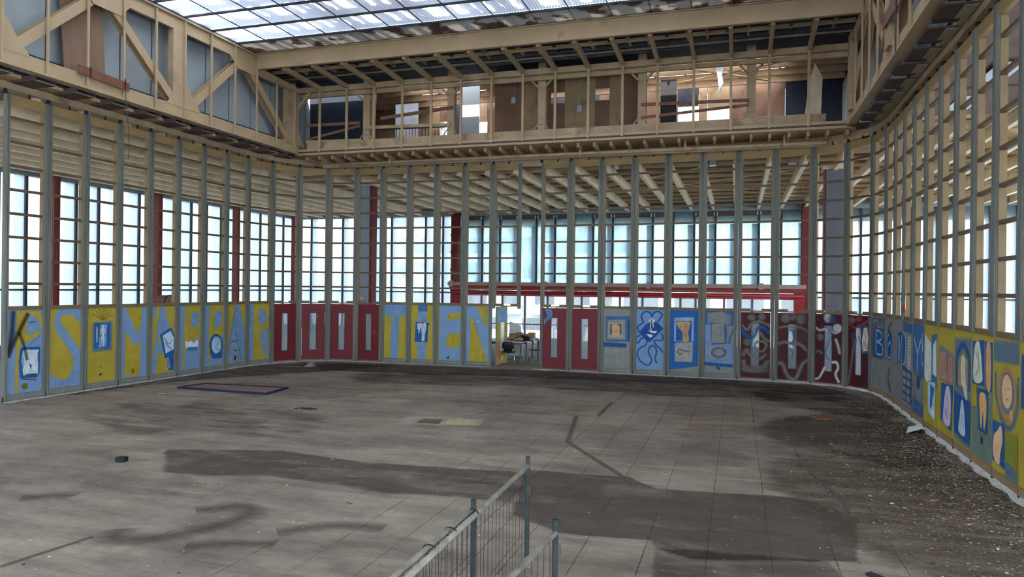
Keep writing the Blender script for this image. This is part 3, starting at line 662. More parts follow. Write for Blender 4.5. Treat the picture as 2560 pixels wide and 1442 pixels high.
# ------------------------------------------------------------------ translucent roof
roof = struct('ceiling_upper', loc=(-5.7, 10, 9.7))
ZR = 9.76
def corr(w, l):
    mb = MB(); n = int(w / 0.076) * 6
    for i in range(n + 1):
        x = -w/2 + w * i / n; z = 0.014 * math.cos(2 * math.pi * x / 0.076)
        mb.v += [(x, -l/2, z), (x, l/2, z)]
    for i in range(n): mb.f.append((2*i, 2*i+2, 2*i+3, 2*i+1))
    return mb
SW, SL = 1.002, 1.07
sheet = None; field = MB(); cm = corr(SW, SL)
for j in range(23):
    yc = 17.8 - SL / 2 - j * SL
    obj('glazing_bar', MB().box(UL + 0.05, UR - 0.05, yc + SL/2 - 0.025, yc + SL/2 + 0.025, ZR - 0.07, ZR - 0.02), M_JOINT, roof)
    for i in range(17):
        xc = UL + 0.5 + i * SW
        if j < 5:
            if sheet is None: sheet = obj('roof_sheet', cm, M_ROOFS, roof); sheet.location = Vector((xc, yc, ZR)) - wloc(roof); sheet.data.transform(Matrix.Translation(wloc(roof)))
            else: share('roof_sheet', sheet, roof, (xc, yc, ZR))
        else:
            b = len(field.v); field.v += [(x + xc, y_ + yc, z + ZR) for x, y_, z in cm.v]; field.f += [tuple(b + q for q in f) for f in cm.f]
o = obj('roof_sheet_field', field, M_ROOFS, roof); o['kind'] = 'stuff'
for i in range(18):
    x = UL + i * SW
    obj('sheet_joint', MB().box(x - 0.012, x + 0.012, 5, 17.8, ZR - 0.035, ZR - 0.018), M_JOINT, roof)
    obj('panel_joint', MB().box(x - 0.02, x + 0.02, 17.8, 18.62, ZR - 0.03, ZR - 0.01), M_JOINT, roof)
    if i < 17: obj('roof_panel', MB().box(x + 0.012, x + SW - 0.012, 17.84, 18.6, ZR - 0.06, ZR - 0.03), M_ROOFO, roof)
obj('roof_upstand', MB().box(UL, UR, 18.6, 18.9, 9.69, 9.9), M_JOINT, roof)
obj('roof_edge', MB().box(UL - 0.62, UL + 0.02, VFRONT, 18.9, 9.9, 9.95), M_JOINT, roof)
obj('roof_edge', MB().box(UR - 0.02, UR + 0.62, VFRONT, 18.9, 9.9, 9.95), M_JOINT, roof)
obj('roof_kerb', MB().box(UL - 0.04, UL + 0.0, VFRONT, 18.9, 9.72, 9.9), M_JOINT, roof)
obj('roof_kerb', MB().box(UR - 0.0, UR + 0.04, VFRONT, 18.9, 9.72, 9.9), M_JOINT, roof)
obj('gutter', MB().box(UL - 0.14, UL + 0.1, VFRONT, 18.6, 9.64, 9.72), M_JOINT, roof)
obj('gutter', MB().box(UR - 0.1, UR + 0.14, VFRONT, 18.6, 9.64, 9.72), M_JOINT, roof)
# unseen slats added above the sheets to break the sunlight into patches
sun_blocker = struct('roof_sun_blockers', loc=(-5.7, 10, 10.2))
k = 0
for i in range(60):
    x = -16.5 + i * 0.36
    if R.random() < 0.1: continue
    obj('sun_blocker', MB().bar((x + R.uniform(-.05, .05), VFRONT, 10.5), (x + 3.4 + R.uniform(-.15, .15), 18.6, 10.5), R.uniform(0.15, 0.30), 0.03), M_PLANKR, sun_blocker)
for j in range(20):
    yy = -4 + j * 1.12
    obj('sun_blocker', MB().bar((UL, yy, 10.54), (UR, yy + 0.5, 10.54), R.uniform(0.25, 0.5), 0.03), M_PLANKR, sun_blocker)

# ------------------------------------------------------------------ gallery behind the far truss
gal = struct('floor_gallery', MB().box(-14.7, 3.35, 20.85, 27, 7.03, 7.08), M_SOFF)
gc = struct('ceiling_gallery', loc=(-5.7, 23, 9.5))
obj('deck', MB().box(-14.7, 3.35, 18.85, 22.1, 9.5, 9.56), M_DARKW, gc)
for (x0, x1) in ((-14.7, -11.6), (-9.0, -7.2), (1.4, 3.35)): obj('deck', MB().box(x0, x1, 22.1, 27, 9.95, 10.0), M_DECK, gc)
for (x0, x1) in ((-11.6, -9.0), (-7.2, 1.4)):
    for j in range(5):
        a = 22.1 + j * 0.98
        obj('deck', MB().box(x0, x1, a + 0.42, a + 0.98, 9.95, 10.0), M_CREAM, gc)
        obj('skylight', MB().box(x0, x1, a, a + 0.42, 9.97, 9.98), M_SKYL, gc)
for j in range(6): obj('roof_joist', MB().bar((-14.6, 22.5 + j * 0.85, 9.78), (3.3, 22.5 + j * 0.85, 9.78), 0.08, 0.22), M_BEIGE2, gc)
for k in range(17): obj('noggin', MB().box(-13.8 + k, -13.74 + k, 22.1, 27, 9.86, 9.95), M_BEIGE2, gc)
for j, yy in enumerate((19.3, 19.75, 20.2, 20.6)): obj('cross_member', MB().bar((-14.6, yy, 9.42), (3.3, yy, 9.42), 0.07, 0.1), M_BEIGE2 if j % 2 else M_JOINT, gc)
for k in range(34): obj('coffer', MB().box(-14.4 + k * 0.52, -14.33 + k * 0.52, 19.3, 20.2, 9.4, 9.5), M_BEIGE2 if k % 3 else M_JOINT, gc)
obj('pipe', MB().tube([(-14.5, 20.4, 9.3), (3.2, 20.4, 9.3)], 0.05, 8), M_JOINT, gc, True)
for a, b in (((-2.6, 22.6), (0.9, 25.4)), ((-2.6, 25.2), (2.6, 22.8))): obj('brace', MB().bar((*a, 9.62), (*b, 9.62), 0.1, 0.03), M_BEIGE, gc)
def wall_pieces(name, y, th, x0, x1, z0, z1, holes, m, cuts=None):
    """upright wall made of board pieces around rectangular holes"""
    w = struct(name, loc=((x0 + x1) / 2, y, z0))
    xs = sorted(set([x0, x1] + [q for h in holes for q in h[:2]] + (cuts or [])))
    for i, (a, b) in enumerate(zip(xs[:-1], xs[1:])):
        hs = sorted([h for h in holes if h[0] <= a + 1e-6 and h[1] >= b - 1e-6], key=lambda h: h[2])
        z = z0; mm = m[i % len(m)] if isinstance(m, (list, tuple)) else m
        for h in hs:
            obj('wall_board', MB().box(a + 0.004, b - 0.004, y, y + th, z, h[2]), mm, w); z = h[3]
        obj('wall_board', MB().box(a + 0.004, b - 0.004, y, y + th, z, z1), mm, w)
    return w
wall_pieces('wall_gallery_stained', 22.0, 0.05, -7.55, -2.95, 7.08, 9.5, [(-5.68, -5.24, 8.42, 8.78), (-4.27, -3.83, 8.43, 8.82)], [M_RUSTW, M_TANW, M_RUSTW, M_RUSTW, M_TANW, M_RUSTW, M_TANW], [-6.55, -5.9, -3.4])
wall_pieces('wall_gallery_dark', 22.3, 0.05, -14.6, -12.0, 7.08, 9.5, [], M_DARKW)
wall_pieces('wall_gallery_grey', 22.6, 0.05, -9.0, -8.3, 7.08, 9.6, [], [M_CLAD])
wall_pieces('wall_gallery_back', 26.5, 0.1, -14.7, 3.35, 7.08, 9.95, [(-9.85, -9.4, 8.5, 9.1), (-2.12, -1.4, 8.66, 9.2), (-1.1, -0.3, 8.64, 9.1), (-11.4, -10.9, 8.4, 9.2)], [M_TANW, M_RUSTW, M_DARKW, M_TANW, M_RUSTW, M_DARKW, M_RUSTW, M_DARKW, M_TANW], [-8, -5, 1.5])
wall_pieces('wall_gallery_pale', 23.6, 0.05, -11.9, -11.0, 7.08, 9.2, [], M_GREYW)
gr = thing('gallery_railing', 'small railing of upright bars in the lit gallery bay', 'railing', (-10.6, 22.2, 7.08))
obj('top_rail', MB().bar((-11.9, 22.2, 8.0), (-9.3, 22.2, 7.95), 0.04, 0.04), M_JOINT, gr)
for k in range(22): obj('baluster', MB().bar((-11.85 + k * 0.118, 22.2, 7.08), (-11.85 + k * 0.118, 22.2, 7.98), 0.016, 0.016), M_JOINT, gr)
tag(obj('dark_board', MB().box(-2.33, -1.85, 22.5, 22.54, 7.08, 9.06), M_BLACK, loc=(-2.1, 22.5, 7.08)), 'tall black board standing in the bright gallery bay', 'board')
tag(obj('pale_board', MB().prism([(1.7, 21.7, 7.08), (2.15, 21.7, 7.08), (2.2, 21.75, 8.6), (2.0, 21.75, 9.0), (1.85, 21.75, 8.5)], (0, 0.04, 0)), mat('pink_board', (214, 188, 168), 0.7), loc=(1.9, 21.7, 7.08)), 'pale tapering board propped at the end of the gallery', 'board')
for k, (x, lab) in enumerate(((-0.1, 'grey sheet'), (0.75, 'second grey sheet'))):
    tag(obj('metal_sheet', MB().prism([(x + 0.55, 23.2, 7.08), (x + 1.25, 23.2, 7.08), (x + 1.3, 23.35, 7.95), (x + 0.6, 23.35, 7.95)], (0, 0.03, 0)), M_CLAD, loc=(x + 0.9, 23.2, 7.08)),
        ['grey metal sheet leaning in the gallery next to the wide column', 'grey metal sheet leaning in the gallery nearer the pale tapering board'][k], 'metal sheet')

# ------------------------------------------------------------------ outside
struct('ground', MB().box(-160, 140, -80, 240, -4.6, -4.2), mat('outdoor_paving', (96, 96, 92), 0.9, var=0.15, scale=0.4))
M_BLDG = mat('grey_white_render', (158, 158, 156), 0.8, var=0.08)
bl = thing('apartment_building', 'white apartment block with stacked balconies outside the entrance glass', 'building', (-21, 84, -4.2))
obj('wall', MB().box(-42, -12, 82, 96, -4.2, 24), M_BLDG, bl)
for fz in range(9):
    z = -3.4 + fz * 3.0
    for k in range(7):
        x = -41.5 + (fz % 2) * 1.6 + k * 4.2
        obj('balcony', MB().box(x, x + 2.9, 80.6, 82, z, z + 1.1), M_BLDG, bl)
        obj('window', MB().box(x + 0.3, x + 2.6, 81.93, 82.0, z + 1.15, z + 2.5), M_JOINT, bl)
bl2 = thing('low_building', 'low white building with a band of windows outside the entrance glass', 'building', (2, 62, -4.2))
obj('wall', MB().box(-10, 16, 60, 70, -4.2, 3.6), M_BLDG, bl2)
for k in range(6): obj('window', MB().box(-9 + k * 4.1, -6.2 + k * 4.1, 59.93, 60, -0.4, 2.2), M_JOINT, bl2)

# ------------------------------------------------------------------ folding partition
ZB = [6.18, 5.66, 5.135, 4.62, 4.10, 3.59, 3.08, 2.575]
LB, DB, MB_, YE, GY, WH, OR, BK, RD = (112, 140, 176), (34, 88, 146), (58, 108, 164), (166, 146, 50), (134, 134, 132), (212, 214, 216), (206, 160, 116), (46, 44, 42), (150, 22, 36)
class Panel:
    def __init__(p, i, label, base, kind='board'):
        p.A = Vector((*POST[i], 0)); p.B = Vector((*POST[i+1], 0)); d = p.B - p.A; p.L = d.length; p.d = d / p.L
        p.n = Vector((p.d.y, -p.d.x, 0)); p.lay = 0; p.kind = kind
        mid = (p.A + p.B) / 2
        p.t = thing('partition_panel', label, 'partition panel', (mid.x, mid.y, 0), 'folding partition panels')
        L = p.L
        wide = i >= 29; e = 0.008 if wide else 0.094
        zb = 1.93 if kind == 'open' else (2.0 if wide else 0.045)
        for a in (0.004, L - 0.094):
            mb = p.bx(a, a + 0.090, -0.05, 0.04, zb, ZT); p.bx(a + 0.010, a + 0.030, 0.04, 0.058, zb, ZT, mb); p.bx(a + 0.052, a + 0.070, 0.04, 0.058, zb, ZT, mb)
            obj('stile', mb, M_ALU, p.t)
        for a in (0.094, L - 0.116): obj('stile_liner', p.bx(a, a + 0.022, -0.075, 0.02, 2.08, 6.47), M_LINER, p.t)
        obj('top_rail', p.bx(0.082, L - 0.082, -0.04, 0.035, 6.47, ZT), M_OCHRE, p.t)
        for z in ZB: obj('glazing_bar', p.bx(0.112, L - 0.112, -0.05, 0.02, z - 0.028, z + 0.028), M_BRONZE, p.t)
        if kind == 'board':
            obj('sill_rail', p.bx(0.094, L - 0.094, -0.05, 0.035, 2.0, 2.08), M_SILL, p.t)
            fr = 0.03 if wide else 0.015
            p.board = obj('board', p.bx(e, L - e, -0.02, fr, 0.16, 2.0), base, p.t)
            obj('bottom_rail', p.bx(e, L - e, -0.04, 0.04, 0.045, 0.155), M_LINER if wide else M_ALU, p.t)
            p.x0, p.x1, p.z0, p.z1 = e + 0.002, L - e - 0.002, 0.162, 1.998; p.off = fr
        else:
            mb = p.bx(0.082, L - 0.082, -0.05, 0.035, 2.0, 2.035); p.bx(0.082, 0.36 * L, -0.05, 0.035, 2.035, 2.09, mb); p.bx(0.66 * L, L - 0.082, -0.05, 0.035, 2.035, 2.09, mb)
            obj('sill_rail', mb, M_SILL, p.t)
        if kind == 'door':
            w0, w1, q0, q1 = 0.385 * L, 0.60 * L, 0.40, 1.66
            mb = MB()
            for b in ((0.1, w0, 0.07, 1.985), (w1, L - 0.1, 0.07, 1.985), (w0, w1, 0.07, q0), (w0, w1, q1, 1.985)): p.bx(b[0], b[1], -0.02, 0.02, b[2], b[3], mb)
            p.board = obj('door_leaf', mb, base, p.t)
            obj('vision_pane', p.bx(w0, w1, 0.0, 0.008, q0, q1), M_DOORG, p.board)
            mb = MB()
            for b in ((w0 - .012, w0, q0 - .012, q1 + .012), (w1, w1 + .012, q0 - .012, q1 + .012), (w0, w1, q0 - .012, q0), (w0, w1, q1, q1 + .012)): p.bx(b[0], b[1], 0.01, 0.026, b[2], b[3], mb)
            obj('vision_bead', mb, M_JOINT, p.board)
            p.x0, p.x1, p.z0, p.z1 = 0.1, L - 0.1, 0.07, 1.985; p.off = 0.02
        q = p.A + p.n * 0.0
        hm = MB().tube([(q.x, q.y, ZT), (q.x, q.y, ZT + 0.03)], 0.06, 8); hm.tube([(q.x, q.y, ZT + 0.03), (q.x, q.y, ZT + 0.07), (q.x, q.y, ZT + 0.10)], [0.025, 0.045, 0.03], 8)
        obj('hanger', hm, M_BLACK, p.t)
        q = p.A + p.d * (p.L * 0.55)
        hm = MB().tube([(q.x, q.y, ZT), (q.x, q.y, ZT + 0.03), (q.x, q.y, ZT + 0.10)], [0.05, 0.02, 0.02], 6); obj('hanger', hm, M_BLACK, p.t)
        if kind != 'open':
            q = p.A + p.n * 0.03; obj('floor_bolt', MB().tube([(q.x, q.y, 0.0), (q.x, q.y, 0.13)], 0.014, 6), M_BLACK, p.t)
    def bx(p, a, b, d0, d1, z0, z1, mb=None):
        mb = mb or MB()
        P = lambda s, dd, z: tuple(p.A + p.d * s + p.n * dd + Vector((0, 0, z)))
        return mb.quad8([P(a, d1, z0), P(b, d1, z0), P(b, d0, z0), P(a, d0, z0), P(a, d1, z1), P(b, d1, z1), P(b, d0, z1), P(a, d0, z1)])
    def crop(p, xl, xr, yt, ybl, ybr=None, ytr=None):
        """photo-crop rectangle that the board fills: later points are given in those crop pixels"""
        ybr = ybl if ybr is None else ybr; ytr = yt if ytr is None else ytr
        def m(x, y):
            t = (x - xl) / (xr - xl); T = yt + (ytr - yt) * t; Bq = ybl + (ybr - ybl) * t
            return (p.x0 + t * (p.x1 - p.x0), p.z1 - (y - T) / (Bq - T) * (p.z1 - p.z0))
        p.m = m; return p
    def to3(p):
        p.lay += 1; dd = p.off + 0.0012 * p.lay
        def f(s, z):
            s = min(max(s, p.x0), p.x1); z = min(max(z, p.z0), p.z1)
            return tuple(p.A + p.d * s + p.n * dd + Vector((0, 0, z)))
        return f
    def poly(p, pts, rgb, feather=0.006, cover=1.0, smooth=False, name='painted_shape'):
        q = [p.m(*a) for a in pts]
        if smooth: q = catmull(q, 5, True)
        obj(name, layer_poly(MB(), p.to3(), q, feather, cover), paint(rgb), p.board); return p
    def line(p, pts, rgb, w=0.05, feather=0.4, cover=1.0, smooth=True, name='painted_line'):
        obj(name, layer_stroke(MB(), p.to3(), [p.m(*a) for a in pts], w, feather, cover, smooth), paint(rgb), p.board); return p
    def lines(p, sets, rgb, w=0.012, feather=0.4, cover=1.0, smooth=True, name='drawn_lines'):
        mb = MB(); f = p.to3()
        for s in sets: layer_stroke(mb, f, [p.m(*a) for a in s], w, feather, cover, smooth)
        obj(name, mb, paint(rgb), p.board); return p
    def rect(p, x0, y0, x1, y1, rgb, feather=0.006, cover=1.0, name='painted_shape'):
        return p.poly([(x0, y0), (x1, y0), (x1, y1), (x0, y1)], rgb, feather, cover, False, name)
    def figure(p, x, y, h, rgb, ink=BK):
        """loosely drawn standing body"""
        q = h / 8.0
        body = [(x - q*.35, y - h*.5), (x - q*.45, y - h*.42), (x - q*.3, y - h*.37), (x - q*1.0, y - h*.33), (x - q*1.2, y - h*.15), (x - q*1.05, y + h*.03), (x - q*.85, y - h*.1), (x - q*.7, y - h*.22), (x - q*.55, y - h*.05), (x - q*.75, y + h*.1), (x - q*.6, y + h*.3), (x - q*.5, y + h*.5), (x - q*.1, y + h*.5), (x - q*.05, y + h*.15),
                (x + q*.05, y + h*.15), (x + q*.1, y + h*.5), (x + q*.5, y + h*.5), (x + q*.6, y + h*.3), (x + q*.75, y + h*.1), (x + q*.55, y - h*.05), (x + q*.7, y - h*.22), (x + q*.85, y - h*.1), (x + q*1.05, y + h*.03), (x + q*1.2, y - h*.15), (x + q*1.0, y - h*.33), (x + q*.3, y - h*.37), (x + q*.45, y - h*.42), (x + q*.35, y - h*.5)]
        p.poly(body, rgb, 0.004, 0.9, name='drawn_figure')
        s = [[body[i], body[i+1]] for i in range(2, len(body) - 3, 1)] + [[(x - q*.4, y - h*.2), (x, y - h*.18), (x + q*.4, y - h*.2)], [(x - q*.2, y), (x + q*.25, y + h*.02)]]
        return p.lines(s, ink, 0.008, 0.3, 0.8)
P = {}
def panel(i, label, base, kind='board'): P[i] = Panel(i, label, base, kind); return P[i]
# --- lettered wall, reading  ...P S o M' A P P A R | T I E N
c = panel(0, 'panel with a yellow letter P, a dark sprayed cross and a pasted figure drawing', M_LBLUE).crop(25, 350, 195, 925, 890)
c.poly([(110, 205), (330, 205), (350, 300), (330, 400), (250, 460), (150, 490), (130, 560), (128, 900), (98, 905)], YE).poly([(215, 240), (280, 250), (325, 310), (325, 370), (270, 400), (200, 410)], LB, smooth=False)
c.poly([(148, 545), (160, 525), (330, 520), (325, 740), (300, 775), (150, 780), (140, 640)], DB, 0.03, 0.8).poly([(170, 545), (318, 540), (312, 745), (175, 760), (158, 650)], (176, 194, 214))
c.poly([(195, 560), (230, 545), (250, 590), (285, 640), (300, 720), (265, 720), (240, 660), (225, 730), (195, 735), (205, 640)], WH, 0.02, 0.9, True).poly([(225, 650), (255, 680), (240, 700)], DB).line([(75, 205), (66, 400), (25, 600)], BK, 0.10, 0.8, 0.75).line([(215, 225), (130, 380), (25, 600)], BK, 0.09, 0.8, 0.8).line([(130, 390), (175, 500), (208, 630)], BK, 0.06, 0.8, 0.7)
c.lines([[(170, 600), (165, 700)], [(310, 560), (310, 640)], [(190, 750), (290, 748)], [(160, 790), (300, 800)]], BK, 0.014).poly(ell(183, 850, 24, 26, 10, 0, 6), (120, 96, 20)).lines([[(200, 520), (330, 420)], [(290, 300), (210, 310), (280, 295)]], (60, 90, 140), 0.01)
c = panel(1, 'yellow panel with a large light blue letter S', M_YEL).crop(385, 672, 185, 868, 832)
c.poly([(672, 185), (470, 185), (430, 240), (425, 320), (450, 390), (520, 480), (600, 590), (607, 650), (590, 720), (560, 775), (520, 795), (460, 775), (385, 740), (385, 868), (672, 832), (672, 545), (560, 400), (480, 300), (475, 260), (520, 235), (570, 235), (620, 265), (672, 310)], LB)
c.lines([[(520, 660), (522, 705)], [(440, 770), (440, 850)]], (140, 110, 30), 0.012)
c = panel(2, 'plain yellow panel with a blue figure poster crowned by black rays', M_YEL).crop(700, 962, 178, 830, 790)
c.poly([(755, 310), (925, 300), (925, 530), (755, 550)], MB_, 0.06, 0.55).poly([(765, 315), (915, 312), (912, 420), (918, 470), (890, 530), (830, 515), (765, 535)], DB).poly([(820, 325), (880, 325), (870, 510), (805, 515), (815, 420)], (110, 160, 214), 0.03, 0.9).figure(842, 418, 190, WH, (60, 60, 80))
c.lines([[(840, 285), (740, 230)], [(840, 280), (770, 205)], [(842, 278), (805, 190)], [(845, 278), (850, 185)], [(850, 278), (880, 195)], [(852, 280), (915, 210)], [(855, 285), (945, 235)]], BK, 0.012, 0.4, 0.8, False)
c.lines([[(780, 340), (780, 480)], [(790, 345), (790, 470)]], WH, 0.01).line([(820, 670), (826, 690)], BK, 0.02).line([(810, 755), (835, 740)], BK, 0.04)
c = panel(3, 'panel with a light blue letter M over yellow', M_LBLUE).crop(985, 1242, 162, 790, 752)
c.poly([(1030, 168), (1190, 160), (1190, 290), (1150, 395)], YE).poly([(1028, 375), (1130, 515), (1185, 430), (1176, 752), (1020, 775)], YE).poly(ell(1105, 718, 14, 22, 8), (110, 96, 30))
c = panel(4, "panel with an apostrophe, a light blue letter A and a tilted blue poster", M_YEL).crop(1258, 1508, 150, 752, 710)
c.poly([(1345, 152), (1395, 152), (1500, 480), (1508, 690), (1450, 700), (1400, 560), (1330, 560), (1300, 745), (1258, 750), (1300, 450)], LB).poly([(1258, 152), (1300, 152), (1298, 240), (1258, 246)], LB).poly([(1340, 400), (1375, 470), (1328, 478)], YE)
c.poly([(1345, 400), (1470, 335), (1508, 400), (1508, 555), (1405, 605)], DB).poly([(1375, 410), (1462, 365), (1500, 420), (1500, 520), (1412, 560)], (186, 204, 222), 0.01).poly([(1415, 605), (1500, 560), (1500, 700), (1440, 700)], DB, 0.02)
c.lines([[(1408 + k*3, 610 + k*14), (1450 + k*2, 595 + k*14)] for k in range(7)], WH, 0.016).lines([[(1390, 420), (1440, 480), (1480, 440)], [(1400, 470), (1470, 520)]], MB_, 0.02)
c = panel(5, 'panel with a yellow letter P and a torn white strip', M_LBLUE).crop(1515, 1712, 150, 718, 684)
c.poly([(1568, 150), (1708, 150), (1708, 440), (1575, 460), (1565, 700), (1548, 700)], YE).poly([(1625, 212), (1690, 208), (1702, 260), (1682, 330), (1625, 347)], LB)
c.poly([(1572, 460), (1600, 470), (1625, 455), (1650, 478), (1690, 445), (1695, 505), (1640, 515), (1575, 520)], WH, 0.01).poly([(1590, 515), (1690, 508), (1680, 535), (1600, 540)], MB_, 0.02)
c = panel(6, 'panel with a yellow letter P and a rounded blue poster below it', M_LBLUE).crop(1722, 1898, 145, 690, 660)
c.poly([(1770, 145), (1896, 145), (1896, 410), (1778, 425), (1770, 655), (1752, 660)], YE).poly([(1815, 200), (1872, 200), (1886, 260), (1862, 332), (1808, 352)], LB)
c.poly(ell(1830, 500, 62, 98, 20), DB, 0.02).poly([(1770, 560), (1890, 560), (1885, 605), (1800, 612)], DB, 0.02).poly(ell(1832, 495, 44, 76, 18), (170, 190, 212), 0.01).lines([[(1800, 450), (1835, 420), (1855, 460), (1825, 520), (1860, 540)], [(1800, 560), (1830, 570), (1860, 558)]], MB_, 0.014)
c = panel(7, 'panel with a blue letter A outlined in black', M_YEL).crop(1905, 2068, 142, 650, 625)
c.poly([(1975, 145), (2012, 145), (2068, 380), (2068, 625), (2040, 628), (1990, 462), (1950, 462), (1922, 645), (1905, 648), (1905, 560)], LB).poly([(1950, 462), (1990, 462), (2035, 628), (1920, 645)], (128, 144, 166))
c.lines([[(1985, 150), (1905, 560)], [(1935, 462), (2000, 455)], [(1975, 370), (2038, 620)]], BK, 0.014, 0.3, 0.9, False).poly(ell(1978, 535, 7, 9, 8), BK).poly([(1968, 580), (1986, 580), (1984, 618), (1970, 620)], BK)
c = panel(8, 'panel with a yellow and blue letter R next to the red doors', M_YEL).crop(2080, 2262, 135, 622, 605)
c.poly([(2080, 135), (2120, 135), (2120, 618), (2080, 622)], LB).poly([(2172, 180), (2222, 200), (2242, 262), (2205, 315), (2172, 290)], LB, 0.006, 1, True).poly([(2178, 385), (2252, 335), (2252, 600), (2232, 602), (2190, 470)], LB)
for i, lab in ((9, 'clean red door panel beside the letter R'), (10, 'red door panel with chipped white edge, second of the four clean doors'), (11, 'red door panel with two small screw marks, third of the four clean doors'), (12, 'red door panel with a thin wire scribble, beside the letter T')):
    c = panel(i, lab, M_REDDOOR, 'door').crop(165, 565, 165, 1180)
    if i == 10: c.lines([[(560, 330), (562, 560)], [(172, 600), (172, 1100)]], WH, 0.012).lines([[(440, 390), (452, 400)], [(445, 700), (452, 715)]], (200, 150, 150), 0.02)
    if i == 11: c.lines([[(235, 350), (240, 358)], [(235, 695), (240, 703)]], (200, 150, 150), 0.02)
    if i == 12: c.lines([[(380, 660), (430, 700), (470, 650), (520, 680), (480, 710), (430, 690)]], (160, 120, 80), 0.012)
c = panel(13, 'panel with a light blue letter T on yellow', M_YEL).crop(125, 540, 165, 1140, 1150)
c.rect(125, 165, 540, 372, LB).poly([(270, 370), (412, 370), (398, 1150), (248, 1150)], LB)
c = panel(14, 'panel with a letter I, a blue dot and a blue poster of a white figure', M_YEL).crop(605, 1040, 168, 1158, 1168)
c.poly([(750, 280), (915, 280), (905, 1160), (735, 1160)], LB, 0.01).rect(750, 172, 925, 280, MB_, 0.02).poly([(700, 485), (950, 492), (938, 845), (670, 838), (690, 780)], DB).poly([(950, 500), (990, 520), (945, 545)], DB)
c.poly([(850, 505), (900, 500), (905, 600), (880, 720), (875, 815), (825, 818), (828, 720), (815, 600)], (196, 204, 212), 0.006, 0.95, True).poly([(720, 520), (770, 500), (830, 510), (820, 580), (790, 600), (770, 680), (752, 680), (758, 610), (720, 600), (745, 570)], (196, 204, 212), 0.006, 0.9).lines([[(850, 550), (835, 650), (850, 740)], [(870, 560), (880, 650)], [(845, 780), (870, 790)]], (80, 90, 100), 0.01)
c = panel(15, 'light blue panel with yellow gaps forming a letter E', M_LBLUE).crop(1120, 1540, 172, 1178, 1192)
c.poly([(1295, 322), (1540, 312), (1540, 412), (1295, 428)], YE).poly([(1288, 700), (1540, 690), (1536, 945), (1275, 942)], YE).rect(1100, 170, 1138, 1180, (150, 140, 50), 0.01).poly(ell(1328, 380, 8, 12, 8), BK, .004, .7).lines([[(1285, 1150), (1320, 1140), (1310, 1100)], [(1290, 1130), (1330, 1150)], [(1090, 1005), (1130, 1000)]], BK, 0.03, 0.5, 0.8)
c = panel(16, 'light blue panel with yellow wedges forming a letter N', M_LBLUE).crop(1605, 2048, 175, 1195, 1215)
c.poly([(1795, 178), (2025, 185), (2012, 600)], YE).poly([(1690, 375), (1728, 395), (1830, 680), (2030, 1212), (1670, 1195)], YE).poly(ell(1840, 465, 18, 14, 8), (200, 206, 214)).lines([[(1735, 400), (1850, 690)], [(1946, 1060), (1948, 1190)]], (80, 80, 90), 0.01)
# --- opening: hanging top frame, its door swung back
panel(17, 'empty hanging frame over the doorway, its door swung open below', M_YEL, 'open')
c = panel(19, 'red door panel with a small blue seated figure painted near its top corner', M_REDDOOR, 'door').crop(160, 330, 205, 635)
c.poly([(172, 215), (205, 208), (228, 225), (228, 265), (205, 290), (185, 300), (172, 325), (165, 320), (172, 290), (195, 262), (185, 240)], (92, 128, 172), 0.01).lines([[(190, 220), (208, 240), (205, 262)], [(178, 300), (200, 275)]], (40, 70, 110), 0.012)
panel(20, 'clean red door panel beside the grey panel with a small portrait', M_REDDOOR, 'door')
# --- sprayed panels
c = panel(21, 'grey panel with a small orange portrait in a sprayed blue frame', M_GREYB).crop(275, 722, 205, 1100, 1112)
c.poly([(320, 330), (715, 325), (705, 690), (325, 690)], MB_, 0.05, 0.75).poly([(345, 380), (640, 370), (640, 665), (340, 670)], GY, 0.03).poly([(365, 420), (605, 415), (600, 640), (360, 640)], (160, 164, 166), 0.01).poly([(380, 440), (580, 430), (580, 600), (378, 605)], (104, 96, 96), 0.01)
c.poly([(415, 500), (430, 450), (480, 440), (530, 452), (550, 490), (540, 540), (545, 600), (425, 600), (430, 550)], OR, 0.01, 1, True).lines([[(460, 530), (475, 538)], [(485, 530), (495, 520)], [(470, 560), (500, 556)]], (100, 70, 60), 0.014).poly([(285, 720), (660, 735), (655, 785), (280, 775)], DB, 0.03, 0.8)
for k in range(3): c.rect(290 + 135*k, 810, 385 + 130*k, 880, (152, 152, 150), 0.015, 0.8).rect(290 + 135*k, 925, 385 + 130*k, 950, (150, 150, 148), 0.015, 0.7)
c.poly([(690, 330), (722, 420), (722, 640), (690, 690)], DB, 0.04, 0.6).line([(506, 900), (510, 1050)], (180, 180, 180), 0.012)
c = panel(22, 'light blue panel with a dark blue diamond and looping blue tube', M_LBLUE).crop(770, 1212, 205, 1118, 1132)
T = (30, 82, 150)
c.line([(1020, 320), (1000, 265), (940, 235), (880, 255), (850, 310), (870, 370), (880, 400), (840, 430), (800, 460), (790, 500), (825, 560)], T, 0.045, 0.25).line([(1020, 320), (1050, 255), (1110, 232), (1165, 250), (1185, 290), (1150, 340), (1122, 395)], T, 0.045, 0.25)
c.line([(845, 600), (780, 625), (765, 690), (800, 720), (830, 680), (860, 645), (910, 640), (945, 690), (920, 750), (850, 785), (800, 840), (795, 910), (850, 1000), (960, 1055), (1020, 1000), (1015, 940), (975, 870), (980, 800), (1030, 755), (1090, 790), (1100, 860), (1080, 960), (1110, 1025)], T, 0.042, 0.3).line([(1170, 560), (1200, 610), (1190, 670), (1120, 670), (1065, 680), (1080, 730), (1150, 790), (1205, 860)], T, 0.042, 0.3)
c.poly([(815, 560), (930, 430), (1080, 375), (1205, 495), (985, 705)], (28, 74, 142), 0.01).line([(1205, 520), (990, 710)], (120, 150, 200), 0.02)
